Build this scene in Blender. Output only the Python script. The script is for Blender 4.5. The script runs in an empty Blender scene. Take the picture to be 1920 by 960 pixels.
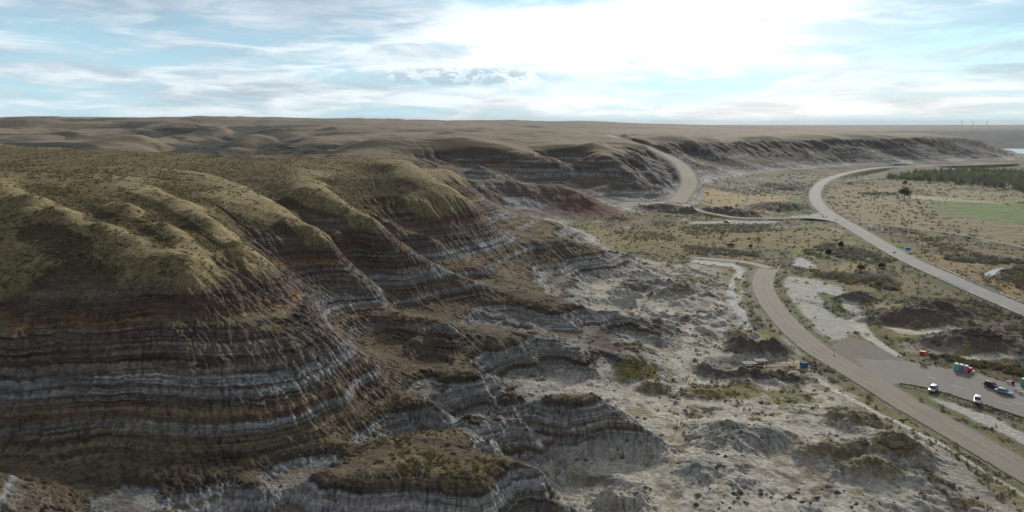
import bpy, bmesh, math, random, time
import numpy as np
from mathutils import Vector, Matrix
T0 = time.time()
DENOISE = True
Q = 1.25            # terrain resolution factor
# ------------------------------------------------------------------ camera
CAMZ = 80.0; PITCH = math.radians(10.8); FP = 1297.0
sc = bpy.context.scene
cam = bpy.data.cameras.new('camera'); cam_o = bpy.data.objects.new('camera', cam)
sc.collection.objects.link(cam_o)
cam.sensor_width = 36.0; cam.lens = 36.0*FP/1920.0
cam.clip_start = 0.5; cam.clip_end = 60000
cam_o.location = (0, 0, CAMZ); cam_o.rotation_euler = (math.pi/2 - PITCH, 0, 0)
sc.camera = cam_o
# ------------------------------------------------------------------ world, sun, exposure
SUN_AZ = math.radians(24); SUN_EL = math.radians(22)      # azimuth clockwise from the view axis (+Y)
world = bpy.data.worlds.new('World'); sc.world = world; world.use_nodes = True
sun = bpy.data.lights.new('sun', 'SUN'); sun.energy = 2.5; sun.angle = math.radians(6); sun.color = (1.0, 0.95, 0.86)
sun_o = bpy.data.objects.new('sun', sun); sc.collection.objects.link(sun_o)
sd = Vector((math.sin(SUN_AZ)*math.cos(SUN_EL), math.cos(SUN_AZ)*math.cos(SUN_EL), math.sin(SUN_EL)))
sun_o.rotation_euler = sd.to_track_quat('Z', 'Y').to_euler()
sc.view_settings.view_transform = 'Standard'; sc.view_settings.look = 'None'
sc.view_settings.exposure = 0.58; sc.view_settings.gamma = 1.0; sc.view_settings.use_curve_mapping = False
sc.cycles.use_denoising = DENOISE
try:
    sc.cycles.denoiser = 'OPENIMAGEDENOISE'; sc.cycles.denoising_input_passes = 'RGB_ALBEDO_NORMAL'; sc.cycles.denoising_prefilter = 'ACCURATE'
except Exception: pass
sc.cycles.max_bounces = 4; sc.cycles.diffuse_bounces = 2; sc.cycles.volume_bounces = 0; sc.cycles.volume_step_rate = 1
#@@WORLD@@
# node helper
class NT:
    def __init__(s, nt): s.nt = nt; nt.nodes.clear()
    def n(s, t, **k):
        o = s.nt.nodes.new(t)
        ins = k.pop('ins', {})
        for a, v in k.items(): setattr(o, a, v)
        for a, v in ins.items(): s.set(o.inputs[a], v)
        return o
    def set(s, sock, v):
        if isinstance(v, bpy.types.NodeSocket): s.nt.links.new(v, sock)
        else: sock.default_value = v
    def m(s, op, a, b=0.0, c=None, clamp=False):
        o = s.nt.nodes.new('ShaderNodeMath'); o.operation = op; o.use_clamp = clamp
        s.set(o.inputs[0], a); s.set(o.inputs[1], b)
        if c is not None: s.set(o.inputs[2], c)
        return o.outputs[0]
    def mix(s, f, a, b, bt='MIX'):
        o = s.nt.nodes.new('ShaderNodeMix'); o.data_type = 'RGBA'; o.blend_type = bt
        s.set(o.inputs[0], f); s.set(o.inputs[6], a); s.set(o.inputs[7], b); return o.outputs[2]
    def sstep(s, x, a, b):
        o = s.nt.nodes.new('ShaderNodeMapRange'); o.interpolation_type = 'SMOOTHSTEP'
        s.set(o.inputs[0], x); o.inputs[1].default_value = a; o.inputs[2].default_value = b; return o.outputs[0]
    def comb(s, x, y, z=0.0):
        o = s.nt.nodes.new('ShaderNodeCombineXYZ'); s.set(o.inputs[0], x); s.set(o.inputs[1], y); s.set(o.inputs[2], z); return o.outputs[0]
    def noise(s, v, scale=1.0, detail=6.0, rough=0.55, dist=0.0):
        o = s.nt.nodes.new('ShaderNodeTexNoise'); s.set(o.inputs['Vector'], v)
        o.inputs['Scale'].default_value = scale; o.inputs['Detail'].default_value = detail
        o.inputs['Roughness'].default_value = rough; o.inputs['Distortion'].default_value = dist; return o.outputs[0]

def build_world():
    w = NT(world.node_tree)
    out = w.n('ShaderNodeOutputWorld'); bg = w.n('ShaderNodeBackground')
    w.nt.links.new(bg.outputs[0], out.inputs[0])
    sky = w.n('ShaderNodeTexSky', sky_type='NISHITA', sun_disc=False, sun_elevation=SUN_EL, sun_rotation=SUN_AZ,
              altitude=700, air_density=1.0, dust_density=1.0, ozone_density=2.0)
    tc = w.n('ShaderNodeTexCoord').outputs['Generated']
    sp = w.n('ShaderNodeSeparateXYZ', ins={0: tc})
    X, Y, Z = sp.outputs
    az = w.m('MULTIPLY', w.m('ARCTAN2', X, Y), 57.29578)
    el = w.m('MULTIPLY', w.m('ARCSINE', Z), 57.29578)
    def blob(a0, e0, ra, re, lo=0.0, hi=1.0):       # soft ellipse: 1 in the middle, 0 outside
        d = w.m('ADD', w.m('POWER', w.m('DIVIDE', w.m('SUBTRACT', az, a0), ra), 2.0), w.m('POWER', w.m('DIVIDE', w.m('SUBTRACT', el, e0), re), 2.0))
        return w.sstep(w.m('SQRT', d), hi, lo)
    # layers of cloud seen at a grazing angle: noise on the flat cloud deck
    h = w.m('ADD', w.m('MAXIMUM', Z, 0.0), 0.075)
    px, py = w.m('DIVIDE', X, h), w.m('DIVIDE', Y, h)
    deck = w.comb(px, w.m('MULTIPLY', py, 0.8), 0.0)
    n1 = w.noise(deck, 0.40, 5, 0.5, 0.3)
    n2 = w.noise(w.comb(px, w.m('MULTIPLY', py, 0.7), 7.3), 0.9, 7, 0.55, 0.2)
    streak = w.noise(w.comb(w.m('MULTIPLY', az, 0.085), w.m('MULTIPLY', el, 0.5), 3.1), 1.6, 8, 0.6, 0.5)
    puff = w.noise(w.comb(w.m('MULTIPLY', az, 0.35), w.m('MULTIPLY', el, 0.8), 9.0), 1.4, 8, 0.6, 0.2)
    cpuff = w.noise(w.comb(w.m('MULTIPLY', az, 0.62), w.m('MULTIPLY', el, 1.5), 21.0), 1.3, 7, 0.6, 0.3)
    # cover
    cov = w.m('ADD', w.m('MULTIPLY', n1, 0.55), w.m('MULTIPLY', streak, 0.45))
    base = w.m('ADD', 0.08, w.m('MULTIPLY', w.sstep(cov, 0.40, 0.54), 0.92))
    glow = blob(12, 7.5, 27, 10.0, 0.15, 1.0)      # thin bright veil before the sun
    core = blob(10, 7.0, 19, 4.6, 0.35, 1.0)
    blue1 = w.m('MULTIPLY', blob(2, 10.6, 16, 2.6, 0.4, 1.0), w.sstep(w.m('ADD', n2, w.m('MULTIPLY', streak, 0.6)), 1.05, 0.70))
    blue2 = w.m('MULTIPLY', blob(16, 3.2, 20, 2.2, 0.2, 1.0), w.sstep(streak, 0.42, 0.54))
    blue3 = w.m('MULTIPLY', blob(33, 5.0, 10, 3.0, 0.2, 1.0), w.sstep(streak, 0.40, 0.58))
    blues = w.m('MAXIMUM', w.m('MAXIMUM', blue1, blue2), blue3)
    # colours (radiance)
    greyc = w.mix(w.sstep(w.m('ADD', w.m('MULTIPLY', n2, 0.45), w.m('MULTIPLY', streak, 0.55)), 0.36, 0.60), (0.33, 0.40, 0.48, 1), (0.72, 0.80, 0.85, 1))
    blue = w.mix(w.sstep(el, 0.0, 10.0), (0.42, 0.66, 0.76, 1), (0.27, 0.47, 0.60, 1))
    c = w.mix(base, blue, greyc)
    bright = w.m('ADD', w.m('MULTIPLY', glow, 0.66), w.m('MULTIPLY', core, 0.55))
    bright = w.m('MULTIPLY', bright, w.m('ADD', 0.35, w.m('MULTIPLY', w.sstep(w.m('ADD', w.m('MULTIPLY', n1, 0.5), w.m('MULTIPLY', streak, 0.5)), 0.36, 0.58), 0.85)), clamp=True)
    c = w.mix(bright, c, (1.05, 1.10, 1.12, 1))
    c = w.mix(w.m('MULTIPLY', blues, 0.85), c, w.mix(blue1, (0.42, 0.72, 0.80, 1), (0.30, 0.56, 0.68, 1)))
    c = w.mix(w.m('MULTIPLY', w.m('MULTIPLY', blob(-24, 9.5, 26, 4.5, 0.2, 1.0), w.sstep(n2, 0.34, 0.56)), 0.75), c, (0.29, 0.37, 0.46, 1))
    # pale band along the horizon
    c = w.mix(w.m('MULTIPLY', w.sstep(el, 1.6, 0.0), 0.35), c, (0.52, 0.75, 0.82, 1))
    # row of small cumulus
    cum = w.m('MULTIPLY', blob(-4.2, 3.7, 9.5, 0.95, 0.45, 1.0), w.sstep(cpuff, 0.42, 0.52))
    cum2 = w.m('MULTIPLY', blob(-4.2, 4.05, 9.5, 0.9, 0.45, 1.0), w.sstep(cpuff, 0.38, 0.47))
    c = w.mix(w.m('MULTIPLY', cum2, 0.6), c, (0.85, 0.92, 0.96, 1))
    c = w.mix(w.m('MULTIPLY', cum, 0.85), c, (0.33, 0.45, 0.55, 1))
    # high overhead the deck closes to a mid grey, and the true sky shines through a little everywhere
    up = w.sstep(el, 12.0, 35.0)
    c = w.mix(up, c, (0.34, 0.365, 0.39, 1))
    c = w.mix(w.m('MULTIPLY', w.sstep(Y, 0.35, -0.3), 0.75), c, (0.22, 0.235, 0.25, 1))
    skyc = w.mix(1.0, sky.outputs[0], (0.06, 0.06, 0.06, 1), 'MULTIPLY')
    c = w.mix(0.12, c, skyc)
    c = w.mix(w.sstep(el, 0.0, -3.0), c, (0.10, 0.10, 0.09, 1))
    w.nt.links.new(c, bg.inputs[0]); bg.inputs[1].default_value = 0.90
build_world()

# ------------------------------------------------------------------ numpy helpers
rng = np.random.default_rng(7)
cp, sp_ = math.cos(PITCH), math.sin(PITCH)
def W(px, py, z=0.0):                                 # where the line of sight meets height z
    u = (px-960)/FP; v = (py-480)/FP
    t = (z-CAMZ)/(-sp_-v*cp)
    return (u*t, (cp-v*sp_)*t)
def D(px, py, d):                                     # same at forward distance d -> x, y, z
    u = (px-960)/FP; v = (py-480)/FP
    t = d/(cp-v*sp_)
    return (u*t, d, CAMZ+t*(-sp_-v*cp))
_perm = rng.permutation(4096).astype(np.int32)
_ga = rng.random(4096).astype(np.float32)*2*np.pi
_gx, _gy = np.cos(_ga), np.sin(_ga)
def perlin(x, y):
    xi = np.floor(x).astype(np.int32); yi = np.floor(y).astype(np.int32)
    xf = (x-xi).astype(np.float32); yf = (y-yi).astype(np.float32)
    u = xf*xf*xf*(xf*(xf*6-15)+10); v = yf*yf*yf*(yf*(yf*6-15)+10)
    def g(ix, iy, fx, fy):
        h = _perm[(_perm[ix & 4095] + iy) & 4095]
        return _gx[h]*fx + _gy[h]*fy
    a = g(xi, yi, xf, yf); b = g(xi+1, yi, xf-1, yf); c = g(xi, yi+1, xf, yf-1); d = g(xi+1, yi+1, xf-1, yf-1)
    return (a+(b-a)*u + ((c+(d-c)*u)-(a+(b-a)*u))*v)*1.5
def fbm(x, y, s, o=5, g=0.5, seed=0.0):
    r = 0.0; a = 1.0; t = 0.0; f = 1.0/s
    for k in range(o):
        r = r + a*perlin(x*f+seed+k*17.3, y*f-seed*1.7+k*9.1); t += a; a *= g; f *= 2.03
    return r/t
def ridged(x, y, s, o=5, g=0.5, seed=0.0):
    r = 0.0; a = 1.0; t = 0.0; f = 1.0/s
    for k in range(o):
        r = r + a*(1-np.abs(perlin(x*f+seed+k*13.3, y*f+seed+k*7.7))*2.0); t += a; a *= g; f *= 2.07
    return r/t
def ss(x, a, b):
    t = np.clip((x-a)/(b-a), 0, 1); return t*t*(3-2*t)

cp = math.cos(PITCH); sp_ = math.sin(PITCH)
# ------------------------------------------------------------------ terrain control points, each a real place
CP = []
def add(*pts):
    for p in pts:
        x, y = W(*p); CP.append((x, y, p[2]))
def addD(*pts):
    for p in pts: CP.append(D(*p))
def addW(*pts): CP.extend(pts)
def spl(P, step):                                      # smooth line through world points, resampled
    P = np.array(P, float); Q_ = np.vstack([2*P[0]-P[1], P, 2*P[-1]-P[-2]]); out = []
    for i in range(1, len(Q_)-2):
        p0, p1, p2, p3 = Q_[i-1:i+3]; m = max(1, int(np.linalg.norm((p2-p1)[:2])/step))
        for t in np.linspace(0, 1, m, endpoint=False):
            out.append(0.5*((2*p1)+(-p0+p2)*t+(2*p0-5*p1+4*p2-p3)*t*t+(-p0+3*p1-3*p2+p3)*t**3))
    out.append(P[-1]); return [tuple(q) for q in out]
def crest(P, step=11.0): CP.extend(spl([W(*p)+(p[2],) for p in P], step))
def gully(P, back, drop, step=13.0):                  # hollow on the far side of a crest
    L = []
    for k, (px, py, z) in enumerate(P):
        x, y = W(px, py, z); f = min(1.0, (k+.6)/3.0); r = math.hypot(x, y); b = back*(.5+.5*f)
        L.append((x*(1+b/r), y*(1+b/r), z-drop*f-b*(CAMZ-z)/r))
    CP.extend(spl(L, step))
cA = [(-120,318,64),(0,347,62.8),(100,377,60),(183,413,56),(267,440,52.6),(305,466,49.6)]
cB = [(233,373,59.3),(300,410,55.4),(350,443,51.4),(388,468,48.4)]
cC = [(200,310,62.5),(267,337,60.8),(333,370,58),(400,410,53.8),(450,447,49.8),(470,472,46.8),(520,510,40.7),(560,540,36),(600,590,30.5),(640,630,26.5),(700,690,20.5),(745,740,16),(800,800,10.5)]
cD = [(207,303,62.7),(300,313,61),(400,327,58.8),(467,350,56),(533,387,51.2),(583,427,45.7),(617,443,42.3),(660,490,34),(700,530,28.5),(760,590,22),(850,622,19),(940,642,15),(1000,680,9),(1040,705,4)]
cE = [(550,303,61),(583,320,58.3),(633,367,51.8),(680,400,46.3),(720,430,41),(760,460,35),(800,490,29),(860,520,23.5),(940,525,18.5),(1010,540,14.5),(1060,575,8),(1110,602,3.5)]
cF = [(640,306,60),(700,300,61),(740,299,61),(773,304,59.5),(807,327,55),(840,347,51),(873,373,45),(905,395,38),(920,420,29.5),(960,445,24),(1080,452,20.5),(1150,478,12.5),(1200,500,6),(1260,522,2)]
for c_ in (cA, cB, cC, cD, cE, cF): crest(c_)
def PZ(px, d, z): return ((px-960)/FP*(d*cp+(CAMZ-z)*sp_), d, z)
CP.extend(spl([PZ(60,206,60.3),PZ(120,195,57.6),PZ(183,187,54.6),PZ(233,183,52.9),PZ(275,179,51.2),PZ(325,170,48.6)], 7.0))
CP.extend(spl([PZ(250,206,57.2),PZ(300,196,53.6),PZ(350,188,50.2),PZ(395,180,47.3),PZ(425,170,44)], 7.0))
gully(cC[1:10], 16, .9); gully(cD[1:10], 20, 2.8); gully(cE[1:7], 22, 3.8); gully(cF[2:9], 30, 6.0)
add((700,325,55.7),(770,330,55.2),(690,350,51.2),(760,350,50.9),(720,380,45.4),(800,385,44.2),(860,420,35.5),(800,430,36),(740,430,36.7))
# small dome G and the white knob behind
addD((807,316,440),(840,314,445),(867,333,450),(890,353,455),(915,378,455),(960,398,455))
add((1000,410,19),(1040,414,18),(1070,425,13),(1104,447,2.5))
add((345,362,56.5),(420,405,51),(480,445,44),(540,490,36.5),(600,540,28.5),(680,600,20.3),(740,655,14),(800,690,10.5))  # between C and D (the visible side of D)
add((600,375,51),(640,420,44),(690,465,35),(740,510,27.5),(800,560,19),(880,585,12),(960,600,9))
add((300,336,59.5),(380,360,57),(460,390,52.5),(520,430,45.5),(560,470,38.5))
add((560,350,56),(655,385,48.5),(700,425,42.5))
add((800,455,29.5),(860,470,26),(900,490,21),(960,500,17),(1050,500,13),(1100,510,8),(1160,530,4))
# faces under spur A and B: traced along the beds of the tall striped cliff
def bed(z, P, step=9.0): CP.extend(spl([W(a, b, z)+(z,) for a, b in P], step))
bed(49.0, [(0,478),(150,480),(300,480),(345,480)]); bed(43.0, [(0,545),(150,545),(300,540),(400,528),(492,500)])
bed(36.6, [(0,640),(100,632),(200,625),(290,612),(400,595),(470,575),(520,560),(552,547)])
bed(28.8, [(0,728),(100,724),(200,718),(330,705),(430,690),(500,675),(560,660),(610,640)])
bed(26.1, [(0,764),(100,760),(200,753),(330,740),(430,724),(520,702),(600,675)])
bed(21.5, [(0,812),(150,812),(300,806),(400,797),(480,783),(560,760),(640,728)])
crest([(0,872,18.5),(120,905,16.5),(300,925,14.2),(450,905,13),(560,870,13),(650,830,12),(700,800,12)], 8.0)
add((0,392,57.6),(0,430,53.7),(80,425,54),(160,452,51.2),(80,400,56.4),(660,800,12.5),(700,840,10))
add((-200,360,58),(-200,500,45),(-200,640,32),(-200,770,22),(-200,930,11),(-150,300,63))
# the plateau
addD((0,270,420),(100,276,400),(200,281,390),(330,287,390),(450,296,385),(520,301,400),(100,300,330),(0,310,320),(100,330,270),(0,290,370),(-200,280,380),(-250,262,700))
# behind the plateau: the coulee
addD((-200,262,560),(0,276,640),(150,283,640),(330,292,660),(500,300,680),(640,310,660),(740,320,600),(830,335,560))
addW(*[(x, y, z) for x, y, z in [(-420,560,44),(-330,540,40),(-250,545,36),(-180,535,33),(-110,525,28),(-60,505,24),(-40,520,20),(-500,600,48)]])
def lineD(*p): CP.extend(spl([D(*q) for q in p], 45.0))
lineD((120,280,800),(165,270,840),(200,258,870),(230,253,900),(270,254,900),(300,264,860),(332,286,800))
lineD((340,268,1350),(262,258,1130),(180,262,1080),(80,268,1050),(0,272,1000),(-120,272,900))
lineD((392,292,840),(420,275,900),(450,260,950),(480,252,980),(520,256,980),(545,268,930))
lineD((345,292,820),(375,285,950),(400,268,1150),(440,256,1350),(500,243,1600))
lineD((520,288,850),(560,268,930),(600,259,980),(640,262,980),(665,272,950))
lineD((540,300,780),(525,285,930),(560,262,1150),(620,256,1300))
lineD((262,236,1400),(300,228,1600),(380,228,1500),(420,236,1350),(400,246,1230),(350,250,1180))
lineD((0,262,1300),(100,250,1400),(200,248,1400),(260,240,1500))
lineD((0,254,1750),(120,250,1800),(230,244,1850),(300,236,2000))

# foreground knolls and mesa
add((0,800,24),(60,840,21),(0,890,24),(100,930,20),(200,975,14),(0,960,22),(110,960,19),(-150,900,26),(300,990,14),(100,1020,17))
add((60,850,20))
add((380,935,13.5),(470,905,14.5),(600,895,14.5),(690,850,15),(640,960,12),(450,990,10),(640,1050,6),(450,930,11),(560,905,11))
add((700,830,15.5),(800,815,15),(880,850,16),(950,880,14.5),(800,870,16),(700,900,15.5),(900,920,14.5),(800,940,13),(950,960,10),(1000,900,8),(1060,950,4),(1000,1000,4),(800,1050,5))
add((720,780,11),(760,740,12.5),(830,720,12.5),(880,695,13),(930,730,9),(900,775,6.5),(840,775,9.5),(900,795,9),(1000,835,5.5),(960,770,6.5),(1050,745,9.5),(1130,765,8),(1000,760,11),(1250,830,3),(1150,850,3.5),(1080,870,2.5),(1150,900,3.5),(1250,950,4))
add((760,690,14),(860,670,11),(960,705,5.5),(780,640,18),(900,660,12.5),(1050,722,4.5))
add((900,545,14),(850,575,15.5),(1010,510,10.5),(1010,500,13.5),(900,505,21))
# badlands skirt, low hummocks
add((1130,560,5.5),(1200,560,4),(1300,600,3),(1120,640,7.5),(1060,645,9),(1200,640,5.5),(1120,690,5),(1200,720,4),(1350,700,2.5),(1300,780,3),(1400,800,4.5),(1450,850,4),(1350,900,5),(1550,850,3.5),(1600,900,5),(1500,950,4),(1650,830,6),(1700,900,4.5),(1800,940,2),(1280,530,1.5),(1100,470,1))
for L_ in ([(1010,548,14),(1060,565,11),(1130,588,9),(1200,610,7),(1275,628,3.5)], [(1040,640,9.5),(1100,652,9.5),(1180,668,7.5),(1265,692,3.5)],
           [(880,690,13.5),(960,735,11.5),(1030,745,11.5),(1110,760,10.5),(1170,790,8),(1240,820,5.5),(1300,852,3.5)], [(820,760,11.5),(900,785,10.8),(980,810,8.5),(1015,832,6)],
           [(950,850,14),(1020,890,10),(1080,930,7.5),(1140,968,4)], [(1280,800,3.5),(1370,788,7),(1440,800,6.5),(1520,845,3.5)], [(1190,520,5.5),(1240,540,5),(1300,560,4),(1340,585,2.5)], [(1250,880,3),(1320,870,5.5),(1400,885,5),(1460,920,3)]):
    crest([(a_, b_, c_*1.25) for a_, b_, c_ in L_], 7.0)
add((1080,612,3.5),(1180,642,3),(1100,705,3),(1200,735,2.5),(885,748,8),(1010,792,5),(1110,825,3),(960,880,5),(1090,885,3),(1200,885,2.5),(1100,530,4.5),(1250,595,2),(1330,640,1.5),(1180,560,3.5))
# valley floor
for px, py in [(1100,425),(1200,420),(1300,425),(1200,460),(1350,480),(1450,450),(1550,480),(1450,560),(1600,560),(1750,520),(1900,520),(1600,640),(1850,640),(1700,720),(1850,780),(1900,880),(1920,700),(1500,640),(1400,620),
               (1600,400),(1750,420),(1900,420),(1500,370),(1400,380),(1600,340),(1750,340),(1900,340),(1500,335),(1750,315),(1900,305),(2200,420),(2200,600),(2400,340),(2200,900),(1700,1100),(2100,305)]:
    add((px, py, 0))
# red hill
add((900,352,26),(960,343,28),(1000,341,28),(1045,344,26.5),(1090,360,20),(1130,382,10),(1170,403,2),(880,385,14),(950,398,9),(1020,404,5),(1080,410,2),(960,370,17),(1040,375,14),(900,330,24))
addW((-40,700,17),(40,700,12))
# middle cliff: rim, bands, foot
addD((660,272,860),(700,264,850),(740,262,850),(850,263,850),(930,270,835),(1000,280,800),(1040,285,770),(1000,269,900),(1060,268,880),(1110,266,850),(1135,280,790),(1160,295,745),
     (1190,285,880),(1200,300,820),(1230,320,800))
add((700,295,48),(800,300,44),(900,300,42),(980,310,35),(1060,300,38),(860,330,26),(950,330,24),(1040,325,25),(1130,330,22),(1200,340,14),(1060,350,14),(1150,360,8),(1150,388,2),(1230,350,6),(1240,365,3),(1240,320,20),(1210,310,32))
# plateau beyond, hill crests on the left
addD((700,250,1100),(850,250,1150),(1000,255,1200),(1100,250,1300),(640,262,1000),(1150,262,1100),(1220,250,1700))
addD((230,255,900),(180,262,870),(290,262,870),(330,281,900),(400,284,900),(470,255,950),(430,270,930),(520,286,930),(570,258,1000),(620,266,940),(640,290,900),(240,276,800),(100,265,900),(0,262,1000),(330,232,1400),(300,226,1700),(260,250,1300),(380,240,1300),(350,262,1050),
     (100,245,1300),(0,240,1400),(200,240,1350),(150,228,1700),(40,221,1900),(540,245,1300),(500,235,1500),(620,240,1400))
addD((0,230,2300),(40,218,2400),(150,220,2500),(250,223,2600),(300,220,2600),(450,218,2600),(570,223,2800),(660,221,3000),(800,226,3200),(860,226,3400),(980,225,3300),(1040,230,3600),(1100,227,3400),(1200,233,3800),(1350,235,4200),(1440,236,4200),(1560,238,4500),(1640,241,4500),(-200,222,2400),(-500,225,2400))
addD((700,238,1900),(850,238,2000),(1000,240,2200),(1200,242,2500),(1400,245,2400),(1600,247,2600))
# cliff on the far side of the valley: rim and foot
addD((1245,272,1060),(1300,263,1180),(1340,258,1260),(1450,256,1380),(1560,255,1450),(1640,256,1530),(1700,257,1580),(1780,259,1650),(1830,260,1700),(1862,268,1720),(1880,284,1700))
add((1310,300,22),(1320,335,3),(1380,325,3),(1450,320,2),(1530,316,1),(1600,312,0),(1700,306,0),(1800,302,0),(1895,299,-1),(1300,350,2))
addD((1300,262,1500),(1450,252,1800),(1600,252,1900),(1750,254,2000),(1840,260,1900),(1890,285,1850))
# river reach and the far wall of the valley
addW(*[(x, y, -4) for x, y in [(1280,1800),(1400,1850),(1350,2000),(1600,2000),(1700,1800),(1900,2100),(1500,2200),(1350,2300),(1450,2600)]])
addD((1700,246,3600),(1800,247,3600),(1920,247,3700),(1780,258,3000),(1860,262,3000),(1920,263,3000),(1860,280,2700),(1950,284,2500),(2200,250,3000),(1700,250,3000))
addD((1640,241,6000),(1750,238,6500),(1800,236,6500),(1900,236,6500),(2200,236,6500))
R_ = 12000
for a in range(-180, 181, 20):
    aa = math.radians(a); addW((R_*math.sin(aa), R_*math.cos(aa), 60 if abs(a) > 40 or a < 0 else 58))
addW((-400,0,62),(-900,200,66),(-400,-500,60),(-900,700,70),(-250,100,50),(-150,60,30),(-100,-50,25),(0,40,2),(100,0,0),(400,0,0),(300,-500,0),(0,-500,2),(700,300,0),(1000,800,0),(1500,500,0),(60,90,3),(-60,70,10))
CP = np.array(CP, dtype=np.float64)
# drop points nearly on top of each other
keep = []
for i, p in enumerate(CP):
    if all((p[0]-CP[j][0])**2+(p[1]-CP[j][1])**2 > 9 for j in keep): keep.append(i)
CP = CP[keep]
def solve():
    d = np.sqrt(((CP[:, None, :2]-CP[None, :, :2])**2).sum(-1)+4.0)
    n = len(CP); A = np.zeros((n+3, n+3)); A[:n, :n] = -d
    dist = np.hypot(CP[:,0], CP[:,1])
    A[:n, :n] += np.diag(0.003*dist)           # slight smoothing, looser far away
    P = np.c_[np.ones(n), CP[:, :2]/1000]; A[:n, n:] = P; A[n:, :n] = P.T
    return np.linalg.solve(A, np.r_[CP[:, 2], 0, 0, 0])
_w = solve()
def base_exact(x, y):
    sh = x.shape; x = x.ravel(); y = y.ravel(); n = len(CP); r = np.empty(len(x))
    for i in range(0, len(x), 20000):
        a, b = x[i:i+20000], y[i:i+20000]
        d = np.sqrt((a[:, None]-CP[None, :, 0])**2+(b[:, None]-CP[None, :, 1])**2+4.0)
        r[i:i+20000] = -d@_w[:n]+_w[n]+_w[n+1]*a/1000+_w[n+2]*b/1000
    return r.reshape(sh)
# coarse polar table of the base height, looked up bilinearly
_ta = np.linspace(-np.pi, np.pi, 1201); _tl = np.linspace(math.log(8), math.log(30000), 420)
TH, LL = np.meshgrid(_ta, _tl)
_TB = base_exact(np.exp(LL)*np.sin(TH), np.exp(LL)*np.cos(TH))
def bil(T, fi, fj):
    fi = np.clip(fi, 0, T.shape[0]-1.001); fj = np.clip(fj, 0, T.shape[1]-1.001)
    i = fi.astype(np.int32); j = fj.astype(np.int32); a = fi-i; b = fj-j
    return (T[i, j]*(1-a)+T[i+1, j]*a)*(1-b)+(T[i, j+1]*(1-a)+T[i+1, j+1]*a)*b
def base(x, y):
    r = np.hypot(x, y)+1e-6; th = np.arctan2(x, y)
    return bil(_TB, (np.log(r)-_tl[0])/(_tl[1]-_tl[0]), (th-_ta[0])/(_ta[1]-_ta[0]))
print('base', round(time.time()-T0, 1), len(CP))
# ------------------------------------------------------------------ roads, lots, mounds, patches (world plan)
def spline(P, n=10):
    P = np.array(P, float); Q_ = np.vstack([2*P[0]-P[1], P, 2*P[-1]-P[-2]]); out = []
    for i in range(1, len(Q_)-2):
        p0, p1, p2, p3 = Q_[i-1:i+3]
        for t in np.linspace(0, 1, n, endpoint=False):
            out.append(0.5*((2*p1)+(-p0+p2)*t+(2*p0-5*p1+4*p2-p3)*t*t+(-p0+3*p1-3*p2+p3)*t**3))
    out.append(P[-1]); return np.array(out)
def pix(L): return [W(*p)+(p[2] if len(p) > 2 else 0.0,) for p in L]
ROADS = {}
ROADS['highway'] = (spline(pix([(1900,306,.5),(1800,309.5,.5),(1700,311.5,.5),(1640,315.5,.6),(1590,324,.6),(1553,336,.6),(1534,350,.6),(1528,366,.6),(1536,385,.6),(1560,404,.6),(1600,427,.6),(1650,457,.7),(1700,485,.8),(1750,508,1),(1800,530,1.2),(1850,552,1.2),(1900,573,1),(1970,603,.7),(2120,668,.5),(2400,790,.5)])), 6.2)
ROADS['access_road'] = (spline(pix([(2300,1100,.4),(2030,945,.4),(1920,882,.4),(1850,842,.4),(1780,802,.4),(1700,757,.4),(1640,720,.4),(1585,688,.4),(1535,658,.4),(1500,630,.4),(1468,598,.4),(1443,565,.4),(1431,540,.4),(1432,520,.4),(1441,504,.4)])), 5.2)
ROADS['gravel_track'] = (spline(pix([(1444,503,.4),(1400,492,.3),(1350,487,.3),(1300,483,.4)])), 3.2)
ROADS['hill_road'] = (spline([D(1060,247,1800)]+[D(1130,252,1480)]+pix([(1165,262,54),(1195,270,48),(1225,281,41),(1250,292,34.5),(1270,304,28.5),(1284,318,22.5),(1292,334,17),(1291,350,11.5),(1280,366,7),(1268,380,4)])), 9.0)
ROADS['side_road'] = (spline(pix([(1272,378,4),(1300,391,2.5),(1340,401,1.5),(1385,408,1),(1450,409,.6),(1500,408,.6),(1540,405,.6)])), 3.0)
ROADS['field_track'] = (spline(pix([(1570,412,.5),(1620,417,.1),(1700,427,.1),(1800,440,.1),(1920,464,.1),(2100,500,.1)])), 1.8)
ROADS['footpath'] = (spline(pix([(1490,684,.8),(1450,685,.9),(1400,690,1.0),(1340,700,1.2)])), 1.3)
ROADS['pad'] = (spline(pix([(1375,694,.95),(1405,692,.95),(1440,688,.95)])), 4.5)
LOT = [W(*p) for p in [(1600,672),(1700,678),(1765,690),(1835,702),(1880,716),(1925,722),(2010,760),(2010,822),(1920,786),(1850,763),(1780,741),(1720,726),(1690,722),(1672,727),(1668,742),(1640,725)]]
APRON = [W(*p) for p in [(1585,632),(1625,640),(1668,662),(1705,682),(1690,705),(1640,712),(1590,690),(1558,664),(1560,645)]]
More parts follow.
